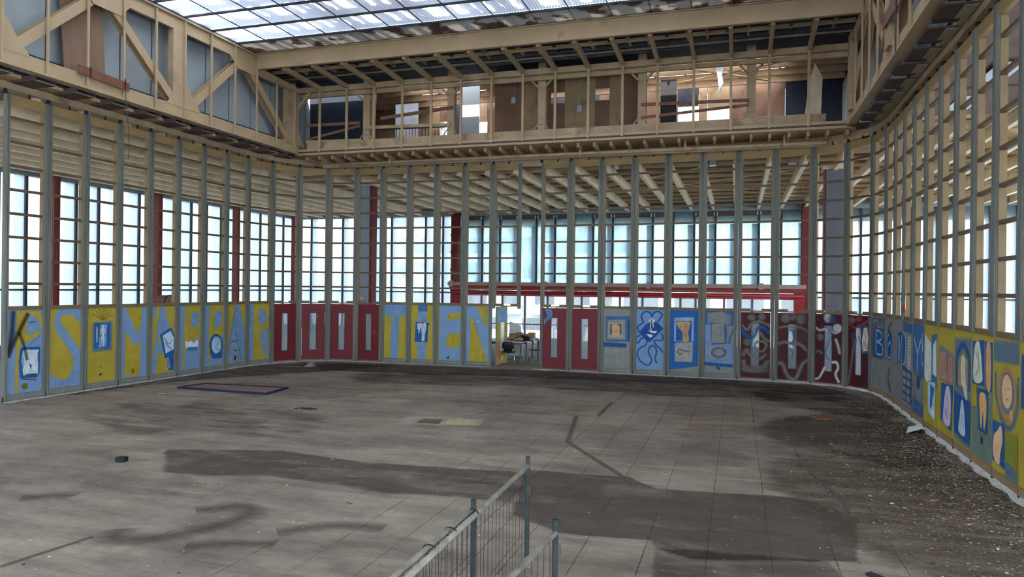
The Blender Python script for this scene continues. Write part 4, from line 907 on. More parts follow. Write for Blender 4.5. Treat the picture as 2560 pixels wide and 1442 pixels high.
c.lines([[(1020, 400), (1020 + 55*math.cos(a), 400 - 60*math.sin(a))] for a in (0.2, 0.6, 1.0, 1.4, 1.8, 2.2, 2.6)] + [[(1010, 400), (1000, 470), (1020, 520)], [(1035, 410), (1050, 480)]], WH, 0.03, 0.4).lines([[(1020, 395), (1015, 350)], [(1010, 420), (1030, 500)]], BK, 0.02).poly([(960, 520), (1030, 530), (1110, 535), (1080, 565), (1020, 560)], WH).poly([(935, 585), (1000, 580), (1045, 605), (1000, 635)], WH)
c = panel(23, 'deep blue panel with two pale pasted sheets, one showing a tan torso', M_GREYB).crop(1270, 1735, 215, 1145, 1160)
c.poly([(1275, 220), (1730, 215), (1730, 1060), (1275, 1120)], (38, 96, 164), 0.03, 0.95).poly([(1340, 330), (1665, 320), (1660, 685), (1340, 690)], (140, 160, 190)).poly([(1370, 380), (1625, 375), (1620, 680), (1370, 680)], DB)
c.poly([(1375, 400), (1500, 390), (1600, 395), (1590, 480), (1570, 560), (1580, 680), (1490, 690), (1480, 560), (1430, 500)], (176, 142, 104), 0.01, 1, True).lines([[(1440, 450), (1455, 480)], [(1520, 430), (1530, 470)], [(1500, 560), (1540, 640)]], (90, 70, 60), 0.012)
c.poly([(1360, 720), (1645, 705), (1640, 1000), (1360, 1000)], (150, 152, 152), 0.03).lines([[(1400, 860), (1430, 810), (1480, 850), (1440, 900), (1400, 860)], [(1520, 860), (1580, 880), (1560, 950), (1520, 920)], [(1480, 830), (1600, 850)]], BK, 0.018).poly(ell(1545, 905, 40, 50, 12), (186, 176, 152), 0.01, 0.8)
c = panel(24, 'blue and grey patched panel with a dark oval drawing', M_GREYB).crop(108, 590, 105, 1050, 1068)
c.poly([(110, 110), (590, 110), (590, 320), (110, 330)], (50, 104, 170), 0.03, 0.9).poly([(150, 150), (400, 115), (545, 180), (520, 300), (350, 380), (170, 280)], GY, 0.05, 0.9).poly([(118, 320), (200, 310), (210, 600), (580, 610), (580, 920), (118, 890)], (120, 146, 188), 0.02, 0.9)
c.poly([(205, 290), (230, 620), (470, 600), (470, 390), (450, 300)], (44, 96, 160), 0.02, 0.8).poly([(225, 310), (430, 290), (440, 590), (225, 600)], (138, 136, 132), 0.01).poly([(180, 640), (490, 640), (490, 850), (180, 860)], (140, 142, 144), 0.02).poly(ell(345, 745, 125, 80, 18), (84, 110, 142), 0.02, 0.9).poly(ell(345, 740, 90, 52, 16), (150, 150, 146), 0.02, 0.8)
c.poly([(115, 890), (590, 930), (590, 965), (115, 935)], (40, 88, 150), 0.02).poly([(330, 950), (382, 990), (355, 1012), (303, 975)], (74, 76, 80)).line([(590, 370), (540, 500), (510, 610)], DB, 0.03)
def sprayed(i, lab, blobs, strokes):
    c = panel(i, lab, M_REDDOOR, 'door').crop(680, 1115, 130, 1135)
    c.poly([(690, 140), (1105, 140), (1105, 1125), (690, 1125)], (66, 44, 52), 0.0, 0.45)
    for b in blobs: c.poly(ell(*b[:4], 12), b[4], 0.05, b[5])
    for pts, col, w, cv in strokes: c.line(pts, col, w, 0.5, cv)
    return c
GS = (120, 114, 108)
sprayed(25, 'red door panel with grey eye-shaped spray rings round its window', [(840, 210, 45, 40, GS, 0.8), (990, 200, 40, 45, GS, 0.7), (780, 590, 45, 40, GS, 0.8), (900, 1000, 200, 45, GS, 0.6)],
        [([(700, 330), (780, 400), (840, 300), (960, 270), (1080, 320), (1110, 360)], GS, 0.07, 0.8), ([(690, 400), (780, 500), (880, 500), (930, 380), (1000, 360), (1100, 450)], DB, 0.1, 0.85), ([(970, 430), (1010, 500), (1060, 550), (1110, 560)], GS, 0.09, 0.8), ([(1000, 560), (1060, 620), (1010, 720), (910, 700), (890, 620), (950, 570), (1010, 575)], GS, 0.07, 0.9),
         ([(790, 690), (830, 790), (950, 840), (1060, 760)], GS, 0.08, 0.85), ([(700, 800), (760, 730), (800, 700)], GS, 0.12, 0.7), ([(720, 860), (760, 980), (850, 1010), (1000, 980), (1100, 860)], GS, 0.14, 0.75), ([(860, 400), (870, 520), (850, 640), (900, 780), (940, 780)], MB_, 0.03, 0.9)])
sprayed(26, 'red door panel with a big grey wave sprayed low across it', [(790, 210, 55, 60, GS, 0.75), (900, 190, 30, 35, GS, 0.7), (1010, 220, 50, 60, GS, 0.7), (1020, 460, 60, 80, (90, 70, 70), 0.6)],
        [([(700, 360), (800, 330), (900, 350), (1000, 340), (1110, 400)], GS, 0.06, 0.8), ([(690, 610), (780, 570), (900, 590), (1000, 590), (1110, 680)], GS, 0.10, 0.85), ([(690, 890), (760, 900), (810, 1030), (880, 1110), (960, 1080), (1030, 900), (1110, 820)], GS, 0.10, 0.85), ([(860, 380), (920, 440), (900, 560), (860, 580)], DB, 0.04, 0.9), ([(945, 380), (900, 440), (940, 520)], DB, 0.03, 0.9), ([(850, 640), (900, 720), (880, 800)], MB_, 0.05, 0.8), ([(690, 180), (760, 160)], DB, 0.05, 0.6)])
sprayed(27, 'red door panel with white bulb and silver tail sprayed across it', [(880, 180, 40, 60, (186, 188, 190), 0.8), (960, 210, 50, 40, DB, 0.5), (1040, 330, 60, 50, (190, 190, 188), 0.85), (770, 470, 40, 40, GS, 0.7)],
        [([(690, 330), (760, 370), (860, 350), (1000, 400), (1060, 380)], (186, 188, 190), 0.06, 0.85), ([(1010, 480), (1060, 600), (1080, 700)], (176, 176, 176), 0.07, 0.85), ([(690, 700), (760, 680), (800, 720)], GS, 0.08, 0.7), ([(960, 830), (1030, 820), (1060, 900), (1020, 1000), (1080, 1110)], (196, 196, 196), 0.07, 0.9), ([(690, 1090), (760, 1060), (850, 900)], (196, 196, 196), 0.06, 0.9), ([(850, 300), (950, 420), (900, 560), (850, 700), (920, 800)], MB_, 0.04, 0.8)])
sprayed(28, 'red door panel at the curve with a pale pasted figure by its window', [(760, 200, 60, 30, GS, 0.7), (900, 180, 60, 25, (150, 70, 70), 0.8), (800, 480, 50, 90, (90, 60, 90), 0.6), (1000, 300, 70, 60, DB, 0.6)],
        [([(700, 1100), (740, 900), (800, 600), (830, 460)], GS, 0.08, 0.7), ([(900, 420), (950, 520), (1000, 640), (1100, 620)], MB_, 0.04, 0.9), ([(700, 250), (850, 300), (1100, 200)], (150, 60, 66), 0.06, 0.8)]).poly([(1010, 300), (1080, 290), (1100, 430), (1090, 610), (1000, 620), (980, 480)], (206, 190, 170), 0.01).lines([[(1020, 340), (1060, 420), (1040, 520), (1080, 590)], [(1000, 480), (1060, 560)]], BK, 0.014)
def vpanel(i, lab, base): return panel(i, lab, base).crop(0, 100, 0, 200)     # percent wide, 200 = full height
BG, LG = (100, 112, 130), (158, 160, 162)
c = vpanel(29, 'grey panel with a light blue letter B', M_GREYB); c.poly([(2, 10), (98, 5), (98, 110), (2, 110)], (88, 104, 130), 0.1, 0.5).line([(10, 20), (40, 10), (55, 30), (90, 22)], LG, 0.06, 0.6, 0.7).poly([(30, 36), (80, 40), (88, 100), (70, 112), (28, 110)], DB, 0.06, 0.9).line([(38, 38), (38, 104)], (150, 186, 226), 0.05).line([(38, 38), (75, 44), (76, 62), (44, 70), (82, 78), (82, 102), (40, 104)], (150, 186, 226), 0.05).line([(15, 150), (40, 140), (60, 165), (62, 195)], LG, 0.05, 0.6, 0.7).line([(15, 170), (30, 145)], MB_, 0.03)
c = vpanel(30, 'grey panel with a light blue round letter O', M_GREYB); c.poly(ell(50, 72, 34, 38, 16), DB, 0.03, 0.9).line([(55, 36), (25, 60), (30, 98), (60, 104), (78, 80), (58, 62), (36, 74)], (150, 186, 226), 0.05).line([(60, 130), (40, 160), (70, 190)], (96, 92, 100), 0.12, 0.8, 0.7).line([(80, 10), (40, 30), (70, 50)], (96, 100, 112), 0.1, 0.8, 0.6)
c = vpanel(31, 'grey panel with narrow blue and white strokes before a letter D', M_GREYB); c.poly([(45, 35), (98, 30), (98, 105), (45, 108)], DB, 0.04, 0.8).lines([[(52, 40), (56, 105)], [(66, 50), (66, 110)], [(60, 40), (72, 70)]], (180, 200, 220), 0.04).line([(90, 36), (84, 70), (92, 108)], (150, 186, 226), 0.06).lines([[(40, 160), (42, 175)], [(38, 185), (40, 195)]], BK, 0.02)
c = vpanel(32, 'grey panel with half a letter D, a written list and a blue grid', M_GREYB); c.poly([(2, 3), (98, 8), (98, 26), (2, 24)], MB_, 0.04, 0.6).poly([(2, 30), (26, 40), (30, 70), (20, 98), (2, 104)], DB, 0.02).line([(4, 28), (28, 42), (30, 72), (18, 100), (4, 106)], (150, 186, 226), 0.05).poly([(55, 36), (85, 36), (85, 112), (52, 112)], (190, 186, 176), 0.01).lines([[(60, 42 + 7*k), (80, 42 + 7*k)] for k in range(10)], (90, 90, 96), 0.012)
c.poly([(4, 108), (95, 118), (95, 186), (4, 186)], DB, 0.05, 0.9)
for k in range(4):
    for q in range(2): c.poly([(10 + 44*q, 118 + 18*k), (44 + 44*q, 120 + 18*k), (44 + 44*q, 131 + 18*k), (10 + 44*q, 130 + 18*k)], GY, 0.02)
c = vpanel(33, 'grey-blue panel with a light blue letter Y', M_GREYB); c.poly([(2, 6), (98, 6), (98, 110), (60, 120), (10, 100)], (66, 106, 156), 0.1, 0.85).line([(14, 34), (40, 62), (48, 66)], (140, 180, 224), 0.08).line([(74, 34), (50, 66), (42, 112)], (140, 180, 224), 0.08).lines([[(82, 30), (90, 50), (80, 70), (92, 90)], [(86, 20), (84, 60)]], (206, 210, 212), 0.03).poly(ell(55, 130, 14, 12, 10), (70, 80, 96), 0.04, 0.8).line([(10, 130), (30, 170), (60, 180), (85, 160), (90, 130)], (90, 120, 160), 0.06, 0.6, 0.8).poly([(2, 170), (98, 176), (98, 198), (2, 198)], (70, 112, 160), 0.1, 0.6)
c = vpanel(34, 'yellow panel with torn white papers and a long blue sheet', M_YEL); c.poly([(4, 20), (48, 36), (54, 60), (48, 112), (20, 118), (4, 108)], (206, 208, 208)).poly([(55, 22), (90, 16), (92, 120), (60, 118)], MB_, 0.04, 0.9).poly([(66, 38), (88, 26), (90, 100), (64, 96)], (208, 210, 210), 0.01).poly([(30, 118), (84, 112), (80, 188), (34, 176)], (170, 196, 220), 0.01).poly([(50, 120), (78, 125), (60, 160), (48, 170)], MB_, 0.03, 0.8).poly([(60, 170), (80, 165), (76, 186), (56, 180)], WH)
c = vpanel(35, 'yellow panel with two pinkish figure sheets above a blue poster of a pale figure', M_YEL); c.poly([(6, 36), (96, 46), (96, 104), (6, 100)], (120, 128, 148), 0.02, 0.9).poly([(10, 50), (50, 46), (58, 98), (8, 98)], (176, 136, 120), 0.03, 0.95).poly([(62, 52), (92, 50), (94, 100), (62, 98)], (170, 128, 114), 0.03, 0.95).lines([[(20, 60), (34, 80), (22, 92)], [(40, 56), (46, 86)], [(72, 60), (80, 90)], [(58, 48), (60, 102)]], (90, 60, 60), 0.014)
c.poly([(24, 106), (96, 104), (90, 188), (20, 176)], DB).poly([(56, 112), (78, 110), (86, 140), (80, 178), (40, 176), (44, 140)], (196, 186, 206), 0.01, 1, True).lines([[(60, 125), (70, 145), (58, 160), (72, 168)], [(50, 150), (60, 170)]], (120, 80, 140), 0.016)
c = vpanel(36, 'blue panel with a pale figure under an arch and a small white robed figure', M_YEL); c.poly([(4, 20), (96, 14), (96, 196), (4, 190)], (60, 116, 176), 0.1, 0.5).line([(18, 100), (16, 50), (50, 24), (86, 44), (88, 100)], DB, 0.09, 0.5, 0.9).poly([(26, 96), (28, 54), (52, 36), (78, 50), (80, 98)], (170, 150, 90), 0.04, 0.8).poly([(44, 50), (54, 42), (66, 50), (68, 80), (80, 112), (70, 116), (54, 96), (44, 88)], (216, 204, 184), 0.01, 1, True).lines([[(52, 46), (54, 88)], [(64, 54), (66, 100)], [(54, 40), (58, 44)]], (80, 70, 60), 0.014)
c.poly([(6, 112), (96, 120), (94, 188), (6, 180)], DB, 0.05, 0.9).poly([(48, 124), (58, 124), (70, 165), (66, 180), (34, 176), (40, 150)], (196, 210, 220), 0.015, 0.95, True).lines([[(52, 130), (48, 170)], [(56, 140), (62, 172)]], (120, 90, 140), 0.014)
c = vpanel(37, 'panel with two blue posters, a green-white figure and orange bodies', M_YEL); c.poly([(2, 100), (98, 90), (98, 198), (2, 198)], (110, 136, 130), 0.1, 0.7).poly([(2, 14), (60, 8), (62, 82), (2, 84)], DB).poly([(64, 10), (98, 10), (98, 86), (66, 84)], DB).poly([(14, 24), (36, 14), (52, 60), (48, 76), (10, 76)], (206, 208, 184), 0.01, 1, True).lines([[(20, 30), (34, 50), (20, 70)], [(30, 24), (40, 60)]], (90, 110, 70), 0.016).poly([(72, 18), (90, 16), (92, 78), (74, 80)], (212, 160, 108), 0.01, 1, True)
c.poly([(2, 88), (26, 86), (30, 118), (2, 120)], YE, 0.02).poly([(34, 88), (78, 86), (78, 152), (40, 152)], DB, 0.04, 0.9).poly([(44, 96), (70, 94), (76, 118), (66, 150), (60, 120), (52, 150), (44, 120)], (216, 170, 112), 0.01, 1, True).lines([[(54, 104), (60, 116)]], (130, 90, 60), 0.014).poly(ell(54, 168, 4, 6, 8), BK)
c = vpanel(38, 'yellow panel with a large orange head in a halo and an orange foot below', M_YEL); c.poly([(2, 8), (98, 4), (98, 30), (2, 34)], (70, 120, 160), 0.08, 0.6).line([(10, 52), (14, 90), (40, 122), (70, 126), (92, 100), (96, 50)], (74, 116, 150), 0.07, 0.6, 0.8).poly(ell(56, 80, 32, 36, 18), (196, 140, 84), 0.06, 0.8).poly(ell(56, 78, 24, 28, 16), (88, 120, 150), 0.04, 0.9).poly(ell(56, 76, 19, 24, 16), (222, 176, 134), 0.02).lines([[(48, 72), (52, 74)], [(60, 70), (66, 72)], [(54, 88), (62, 87)]], (150, 100, 80), 0.014)
c.poly([(66, 104), (80, 98), (80, 116), (68, 114)], (214, 160, 112)).poly([(2, 126), (48, 126), (52, 190), (2, 186)], DB, 0.01).poly([(22, 140), (36, 130), (42, 150), (34, 172), (30, 188), (8, 180), (8, 150)], (222, 180, 140), 0.01, 1, True).poly([(56, 140), (96, 134), (96, 180), (56, 176)], (140, 146, 60), 0.08, 0.7).poly([(56, 180), (98, 186), (98, 198), (56, 196)], (80, 126, 150), 0.06, 0.7)
c = vpanel(39, 'yellow panel nearest the camera on the wall reading BODY', M_YEL); c.poly([(5, 20), (95, 20), (95, 80), (5, 90)], DB, 0.06, 0.7)
# door leaf swung out from the hanging frame
od = thing('open_door', 'door leaf swung open edge-on, painted blue at top and yellow below', 'door', (-7.62, 22.9, 0))
A_, B_ = Vector((-7.6, 22.58, 0)), Vector((-7.52, 23.45, 0)); dd = (B_ - A_).normalized(); nn = Vector((dd.y, -dd.x, 0))
def odb(a, b, z0, z1, t0=-0.02, t1=0.02):
    Pq = lambda s, k, z: tuple(A_ + dd * s + nn * k + Vector((0, 0, z)))
    return MB().quad8([Pq(a, t1, z0), Pq(b, t1, z0), Pq(b, t0, z0), Pq(a, t0, z0), Pq(a, t1, z1), Pq(b, t1, z1), Pq(b, t0, z1), Pq(a, t0, z1)])
obj('leaf', odb(0, 0.86, 0.06, 1.98), M_YEL, od)
obj('painted_shape', odb(0.05, 0.82, 1.45, 1.95, 0.02, 0.023), mat('pale_blue_paint', (120, 158, 196), 0.6), od)
obj('metal_strip', odb(0.3, 0.6, 0.5, 1.45, 0.02, 0.026), M_FOIL, od)
obj('painted_shape', odb(0.0, 0.25, 0.06, 0.8, 0.02, 0.023), mat('pink_brown_paint', (190, 120, 90), 0.6), od)
obj('edge_strip', odb(-0.03, 0.0, 0.06, 1.98), M_ALU, od)

# ------------------------------------------------------------------ furniture beyond the open doorway
def table(x0, x1, y0, y1, label, zt=0.74):
    t = thing('work_table', label, 'table', ((x0 + x1)/2, (y0 + y1)/2, 0), 'tables beyond the doorway')
    obj('tabletop', MB().box(x0, x1, y0, y1, zt - 0.03, zt), M_TABLE, t)
    obj('apron', MB().box(x0 + 0.04, x1 - 0.04, y0 + 0.04, y0 + 0.07, zt - 0.09, zt - 0.03).box(x0 + 0.04, x1 - 0.04, y1 - 0.07, y1 - 0.04, zt - 0.09, zt - 0.03), M_GSTEEL, t)
    for x in (x0 + 0.05, x1 - 0.05):
        for y in (y0 + 0.05, y1 - 0.05): obj('leg', MB().box(x - 0.022, x + 0.022, y - 0.022, y + 0.022, 0, zt - 0.03), M_GSTEEL, t)
table(-8.55, -7.1, 23.85, 24.65, 'white-topped table nearest the open doorway')
table(-8.6, -7.15, 25.55, 26.4, 'white-topped table behind the one nearest the doorway')
table(-6.95, -5.6, 25.3, 26.1, 'white-topped table carrying the striped cloth, beyond the doorway')
def chair(x, y, rot, label):
    t = thing('shell_chair', label, 'chair', (x, y, 0), 'black shell chairs beyond the doorway')
    c_, s_ = math.cos(rot), math.sin(rot)
    W = lambda a, b, z: (x + a * c_ - b * s_, y + a * s_ + b * c_, z)       # a across, b forward
    mb = MB(); n = 5
    prof = [(0.22, 0.45), (0.18, 0.44), (0.0, 0.43), (-0.16, 0.44), (-0.20, 0.47)]
    for b, z in prof: mb.v += [W(-0.2, b, z + 0.012), W(-0.1, b, z), W(0.1, b, z), W(0.2, b, z + 0.012)]
    for i in range(len(prof) - 1):
        for k in range(3): mb.f.append((4*i+k, 4*i+k+1, 4*i+5+k, 4*i+4+k))
    o = obj('seat', mb, M_BLKPL, t, True); md = o.modifiers.new('thick', 'SOLIDIFY'); md.thickness = 0.014
    mb = MB(); prof = [(-0.20, 0.50, 0.19), (-0.235, 0.6, 0.2), (-0.26, 0.72, 0.195), (-0.275, 0.80, 0.17), (-0.28, 0.825, 0.12)]
    for b, z, w in prof: mb.v += [W(-w, b + 0.02, z), W(-w/2, b, z), W(w/2, b, z), W(w, b + 0.02, z)]
    for i in range(len(prof) - 1):
        for k in range(3): mb.f.append((4*i+k, 4*i+k+1, 4*i+5+k, 4*i+4+k))
    o = obj('backrest', mb, M_BLKPL, t, True); md = o.modifiers.new('thick', 'SOLIDIFY'); md.thickness = 0.014
    for sg in (-1, 1):
        obj('leg', MB().tube([W(sg*0.17, 0.12, 0.43), W(sg*0.2, 0.16, 0.38), W(sg*0.23, 0.24, 0.0)], 0.012, 8), M_CHROME, t, True)
        obj('leg', MB().tube([W(sg*0.17, -0.1, 0.43), W(sg*0.2, -0.14, 0.4), W(sg*0.23, -0.25, 0.0)], 0.012, 8), M_CHROME, t, True)
        obj('back_support', MB().tube([W(sg*0.17, -0.08, 0.43), W(sg*0.17, -0.2, 0.44), W(sg*0.16, -0.25, 0.6)], 0.012, 8), M_CHROME, t, True)
    obj('seat_frame', MB().tube([W(-0.17, 0.12, 0.425), W(-0.17, -0.1, 0.425)], 0.012, 6).tube([W(0.17, 0.12, 0.425), W(0.17, -0.1, 0.425)], 0.012, 6), M_CHROME, t, True)
chair(-7.3, 23.05, 0.12, 'black shell chair with chrome legs just outside the open doorway')
chair(-6.75, 24.35, math.pi / 2 + 0.2, 'black shell chair drawn up to the table end, turned sideways')
chair(-6.45, 25.0, math.pi / 2 - 0.15, 'black shell chair half hidden by the red door with the seated figure')
bag = thing('cloth_bag', 'slumped beige and black striped bag lying on the table beyond the doorway', 'bag', (-7.3, 24.4, 0.74), None)
def lump(cx, cy_, cz, rx, ry, rz, seed, n=14, m=8):
    q = random.Random(seed); mb = MB(); ph = [q.uniform(0, 6) for _ in range(4)]
    for j in range(m + 1):
        th = math.pi * j / m
        for i in range(n):
            a = 2 * math.pi * i / n; k = 1 + 0.14 * math.sin(3*a + ph[0]) * math.sin(th) + 0.1 * math.sin(2*a + 3*th + ph[1])
            mb.v.append((cx + rx*k*math.sin(th)*math.cos(a), cy_ + ry*k*math.sin(th)*math.sin(a), max(cz, cz + rz*(0.55 + 0.6*k*math.cos(th)))))
    for j in range(m):
        for i in range(n): mb.f.append((j*n+i, j*n+(i+1) % n, (j+1)*n+(i+1) % n, (j+1)*n+i))
    return mb
obj('body', lump(-7.38, 24.38, 0.74, 0.30, 0.2, 0.16, 3), mat('beige_cloth', (176, 148, 112), 0.9, var=0.5, scale=6), bag, True)
obj('flap', lump(-7.2, 24.42, 0.74, 0.26, 0.17, 0.17, 5), M_BLKPL, bag, True)
obj('strap', MB().tube(catmull([(-7.6, 24.2), (-7.4, 24.16), (-7.2, 24.2)], 4) and [(-7.6, 24.2, 0.76), (-7.45, 24.15, 0.86), (-7.25, 24.17, 0.92), (-7.05, 24.25, 0.8)], 0.016, 6), M_BLACK, bag, True)
for k in range(4):
    x = -8.15 + k * 0.24
    b = obj('carton', MB().box(x, x + 0.22, 25.7 + 0.03 * k, 25.95 + 0.03 * k, 0.74, 0.90 + 0.05 * (k % 2)), mat('cardboard', (176, 142, 108), 0.85, var=0.2), loc=(x + 0.1, 25.8, 0.74))
    tag(b, ['first brown carton on the back table, beside the leaning board', 'second brown carton on the back table', 'third brown carton on the back table', 'brown carton at the open end of the back table'][k], 'carton', 'cartons on the back table')
tag(obj('leaning_board', MB().prism([(-8.35, 26.5, 0), (-7.85, 26.55, 0), (-8.05, 26.9, 1.15), (-8.5, 26.85, 1.3)], (0.0, 0.03, 0)), M_WHITE, loc=(-8.2, 26.6, 0)), 'white board leaning behind the back table', 'board')
cl = thing('cloth', 'dark blue checked cloth hanging over the far table beyond the doorway', 'cloth', (-6.3, 25.5, 0.74))
mb = MB()
for i in range(15):
    t = i / 14
    for j, (yy, zz) in enumerate(((25.27, 0.35), (25.28, 0.6), (25.285, 0.755), (25.6, 0.76), (25.95, 0.765))):
        mb.v.append((-6.85 + 1.1*t, yy - (0.02*math.sin(9*t) if j < 2 else 0), zz))
for i in range(14):
    for j in range(4): mb.f.append((5*i+j, 5*(i+1)+j, 5*(i+1)+j+1, 5*i+j+1))
ck = bpy.data.materials.new('checked_cloth'); ck.use_nodes = True
_n = ck.node_tree.nodes; _c = _n.new('ShaderNodeTexChecker'); _c.inputs['Scale'].default_value = 16; _c.inputs[1].default_value = (*s2l((26, 32, 60)), 1); _c.inputs[2].default_value = (*s2l((70, 76, 110)), 1)
_t = _n.new('ShaderNodeTexCoord'); ck.node_tree.links.new(_t.outputs['Object'], _c.inputs[0]); ck.node_tree.links.new(_c.outputs[0], _n['Principled BSDF'].inputs['Base Color']); _n['Principled BSDF'].inputs['Roughness'].default_value = 0.9
obj('sheet', mb, ck, cl, True)
rl = thing('crowd_barrier', 'pale metal barrier with upright bars standing before the entrance glass', 'barrier', (-9, 30, 0))
obj('top_rail', MB().tube([(-12.5, 30, 1.05), (-6, 30, 1.05)], 0.022, 8), M_GALV, rl, True)
obj('bottom_rail', MB().tube([(-12.5, 30, 0.2), (-6, 30, 0.2)], 0.018, 8), M_GALV, rl, True)
for k in range(44): obj('bar', MB().tube([(-12.45 + k*0.15, 30, 0.2), (-12.45 + k*0.15, 30, 1.05)], 0.008, 5), M_GALV, rl)
for x in (-12.4, -9.2, -6.1): obj('foot', MB().bar((x, 29.7, 0.012), (x, 30.3, 0.012), 0.05, 0.024).box(x - 0.015, x + 0.015, 29.985, 30.015, 0, 0.2), M_GALV, rl)
# tall crate with a drum on it, behind the letter A panel
cr = thing('tall_crate', 'tall wooden crate standing behind the panel with the tilted poster', 'crate', (-18.0, 19.3, 0))
obj('box', MB().box(-18.35, -17.65, 18.9, 19.7, 0, 1.82), M_PLY, cr)
for z in (0.1, 0.9, 1.7): obj('batten', MB().box(-17.65, -17.62, 18.9, 19.7, z, z + 0.09), M_PLANKR, cr)
dr = thing('drum', 'brown round-topped drum on the crate behind the letter A panel', 'drum', (-18.0, 19.28, 1.82))
pts = [(19.28 - 0.0 + 0.27*math.cos(a), 2.03 + 0.21*math.sin(a)) for a in (2*math.pi*k/24 for k in range(24))]
obj('shell', MB().prism([(-18.2, p[0], p[1]) for p in pts], (0.36, 0, 0)), mat('brown_drum_shell', (120, 78, 62), 0.5, var=0.2), dr)
obj('head', MB().prism([(-17.84, 19.28 + (p[0]-19.28)*0.92, 2.03 + (p[1]-2.03)*0.92) for p in pts], (0.012, 0, 0)), mat('pinkish_drum_head', (160, 120, 104), 0.6), dr)
obj('hoop', MB().tube([(-17.83, 19.28 + 0.275*math.cos(a), 2.03 + 0.215*math.sin(a)) for a in (2*math.pi*k/24 for k in range(25))], 0.012, 6), M_BLACK, dr, True)

# ------------------------------------------------------------------ things on the hall floor
bd = thing('framed_board', 'brown board with dark blue frame lying flat on the floor', 'board', (-12.0, 15.05, 0))
q = [(-13.32, 14.65), (-13.19, 15.52), (-10.76, 15.62), (-10.61, 14.5)]
cxq, cyq = sum(p[0] for p in q)/4, sum(p[1] for p in q)/4
inn = [(cxq + (p[0]-cxq)*0.955, cyq + (p[1]-cyq)*0.87) for p in q]
obj('sheet', MB().prism([(*p, 0.006) for p in inn], (0, 0, 0.02)), mat('brown_sheet', (112, 92, 86), 0.7, var=0.25), bd)
for k in range(4):
    a, b = q[k], q[(k+1) % 4]; ia, ib = inn[k], inn[(k+1) % 4]
    obj('frame_strip', MB().prism([(*a, 0.0), (*b, 0.0), (*ib, 0.0), (*ia, 0.0)], (0, 0, 0.05)), mat('dark_blue_frame', (34, 34, 70), 0.5) if k in (2, 3) else mat('dark_red_frame', (52, 26, 34), 0.5), bd)
tag(obj('paper_sheet', MB().prism([(3.16, 15.5, 0.02), (3.38, 15.4, 0.09), (3.3, 14.95, 0.1), (3.0, 14.86, 0.01)], (0, 0, 0.006)), mat('green_white_paper', (196, 214, 206), 0.7, var=0.15), loc=(3.2, 15.2, 0)), 'crumpled pale green sheet lying at the foot of the yellow panels', 'paper')
tag(obj('black_block', MB().prism([(-8.62, 8.28, 0.0), (-8.48, 8.3, 0.0), (-8.5, 8.4, 0), (-8.63, 8.38, 0)], (0, 0, 0.07)), M_BLACK, loc=(-8.55, 8.34, 0)), 'small black block alone on the open floor', 'block')
pb = MB(); pb.prism([(-13.3, 20.1, 0.0), (-12.98, 20.15, 0.0), (-13.1, 20.2, 0.16)], (0.02, 0.12, 0.0)); tag(obj('plastic_scrap', pb, mat('dusty_plastic', (120, 112, 106), 0.6), loc=(-13.1, 20.1, 0)), 'crumpled grey plastic scrap in front of the clean red doors', 'scrap')
tag(obj('pink_rag', lump(-5.9, 22.15, 0.0, 0.3, 0.08, 0.04, 9), mat('pink_rag_cloth', (196, 150, 146), 0.9, var=0.3, scale=10), loc=(-5.9, 22.1, 0)), 'pink rag on the sill under the red door with the seated figure', 'rag')
tag(obj('dark_feather', MB().prism([(1.15, 7.3, 0.006), (1.2, 7.33, 0.02), (1.43, 6.98, 0.05), (1.38, 6.95, 0.006)], (0, 0, 0.01)), M_BLKPL, loc=(1.3, 7.1, 0)), 'dark curled strip on the floor at the edge of the debris', 'strip')
tg = thing('red_tag', 'red and white scrap dangling on a string in the frame above the letter Y', 'tag', (3.42, 17.2, 2.55))
obj('string', MB().tube([(3.44, 17.2, 2.62), (3.43, 17.22, 2.4), (3.43, 17.2, 2.25)], 0.006, 5), M_WHITE, tg)
obj('scrap', lump(3.42, 17.3, 2.2, 0.03, 0.1, 0.12, 4), mat('red_scrap', (176, 60, 50), 0.7), tg, True)
obj('loop', MB().tube([(3.43, 17.1, 2.4), (3.42, 17.0, 2.3), (3.42, 16.95, 2.1)], 0.008, 5), mat('orange_scrap', (170, 110, 70), 0.7), tg)
# twigs
for k, (x, y, lab) in enumerate(((-8.6, 13.2, 'loose pile of dark twigs in the middle of the floor, before the TIEN panels'), (-12.9, 13.7, 'pale forked stick on the floor near the yellow panel with rays'), (1.7, 15.9, 'rusty leafy twigs among the debris near the curve'))):
    t = thing('twig_bundle', lab, 'twigs', (x, y, 0))
    for j in range((9, 2, 12)[k]):
        a = R.uniform(0, 3.1); l = R.uniform(0.15, 0.38); dx, dy = math.cos(a)*l, math.sin(a)*l*0.7
        sx, sy = R.uniform(-.2, .2), R.uniform(-.12, .12)
        if k == 1: sx = sy = 0
        obj('twig', MB().tube([(x+sx-dx/2, y+sy-dy/2, 0.012), (x+sx, y+sy, 0.03), (x+sx+dx/2, y+sy+dy/2, 0.014)], 0.008, 5), (M_BLKPL, M_DUST, mat('rust_leaf', (132, 84, 46), 0.9))[k], t)

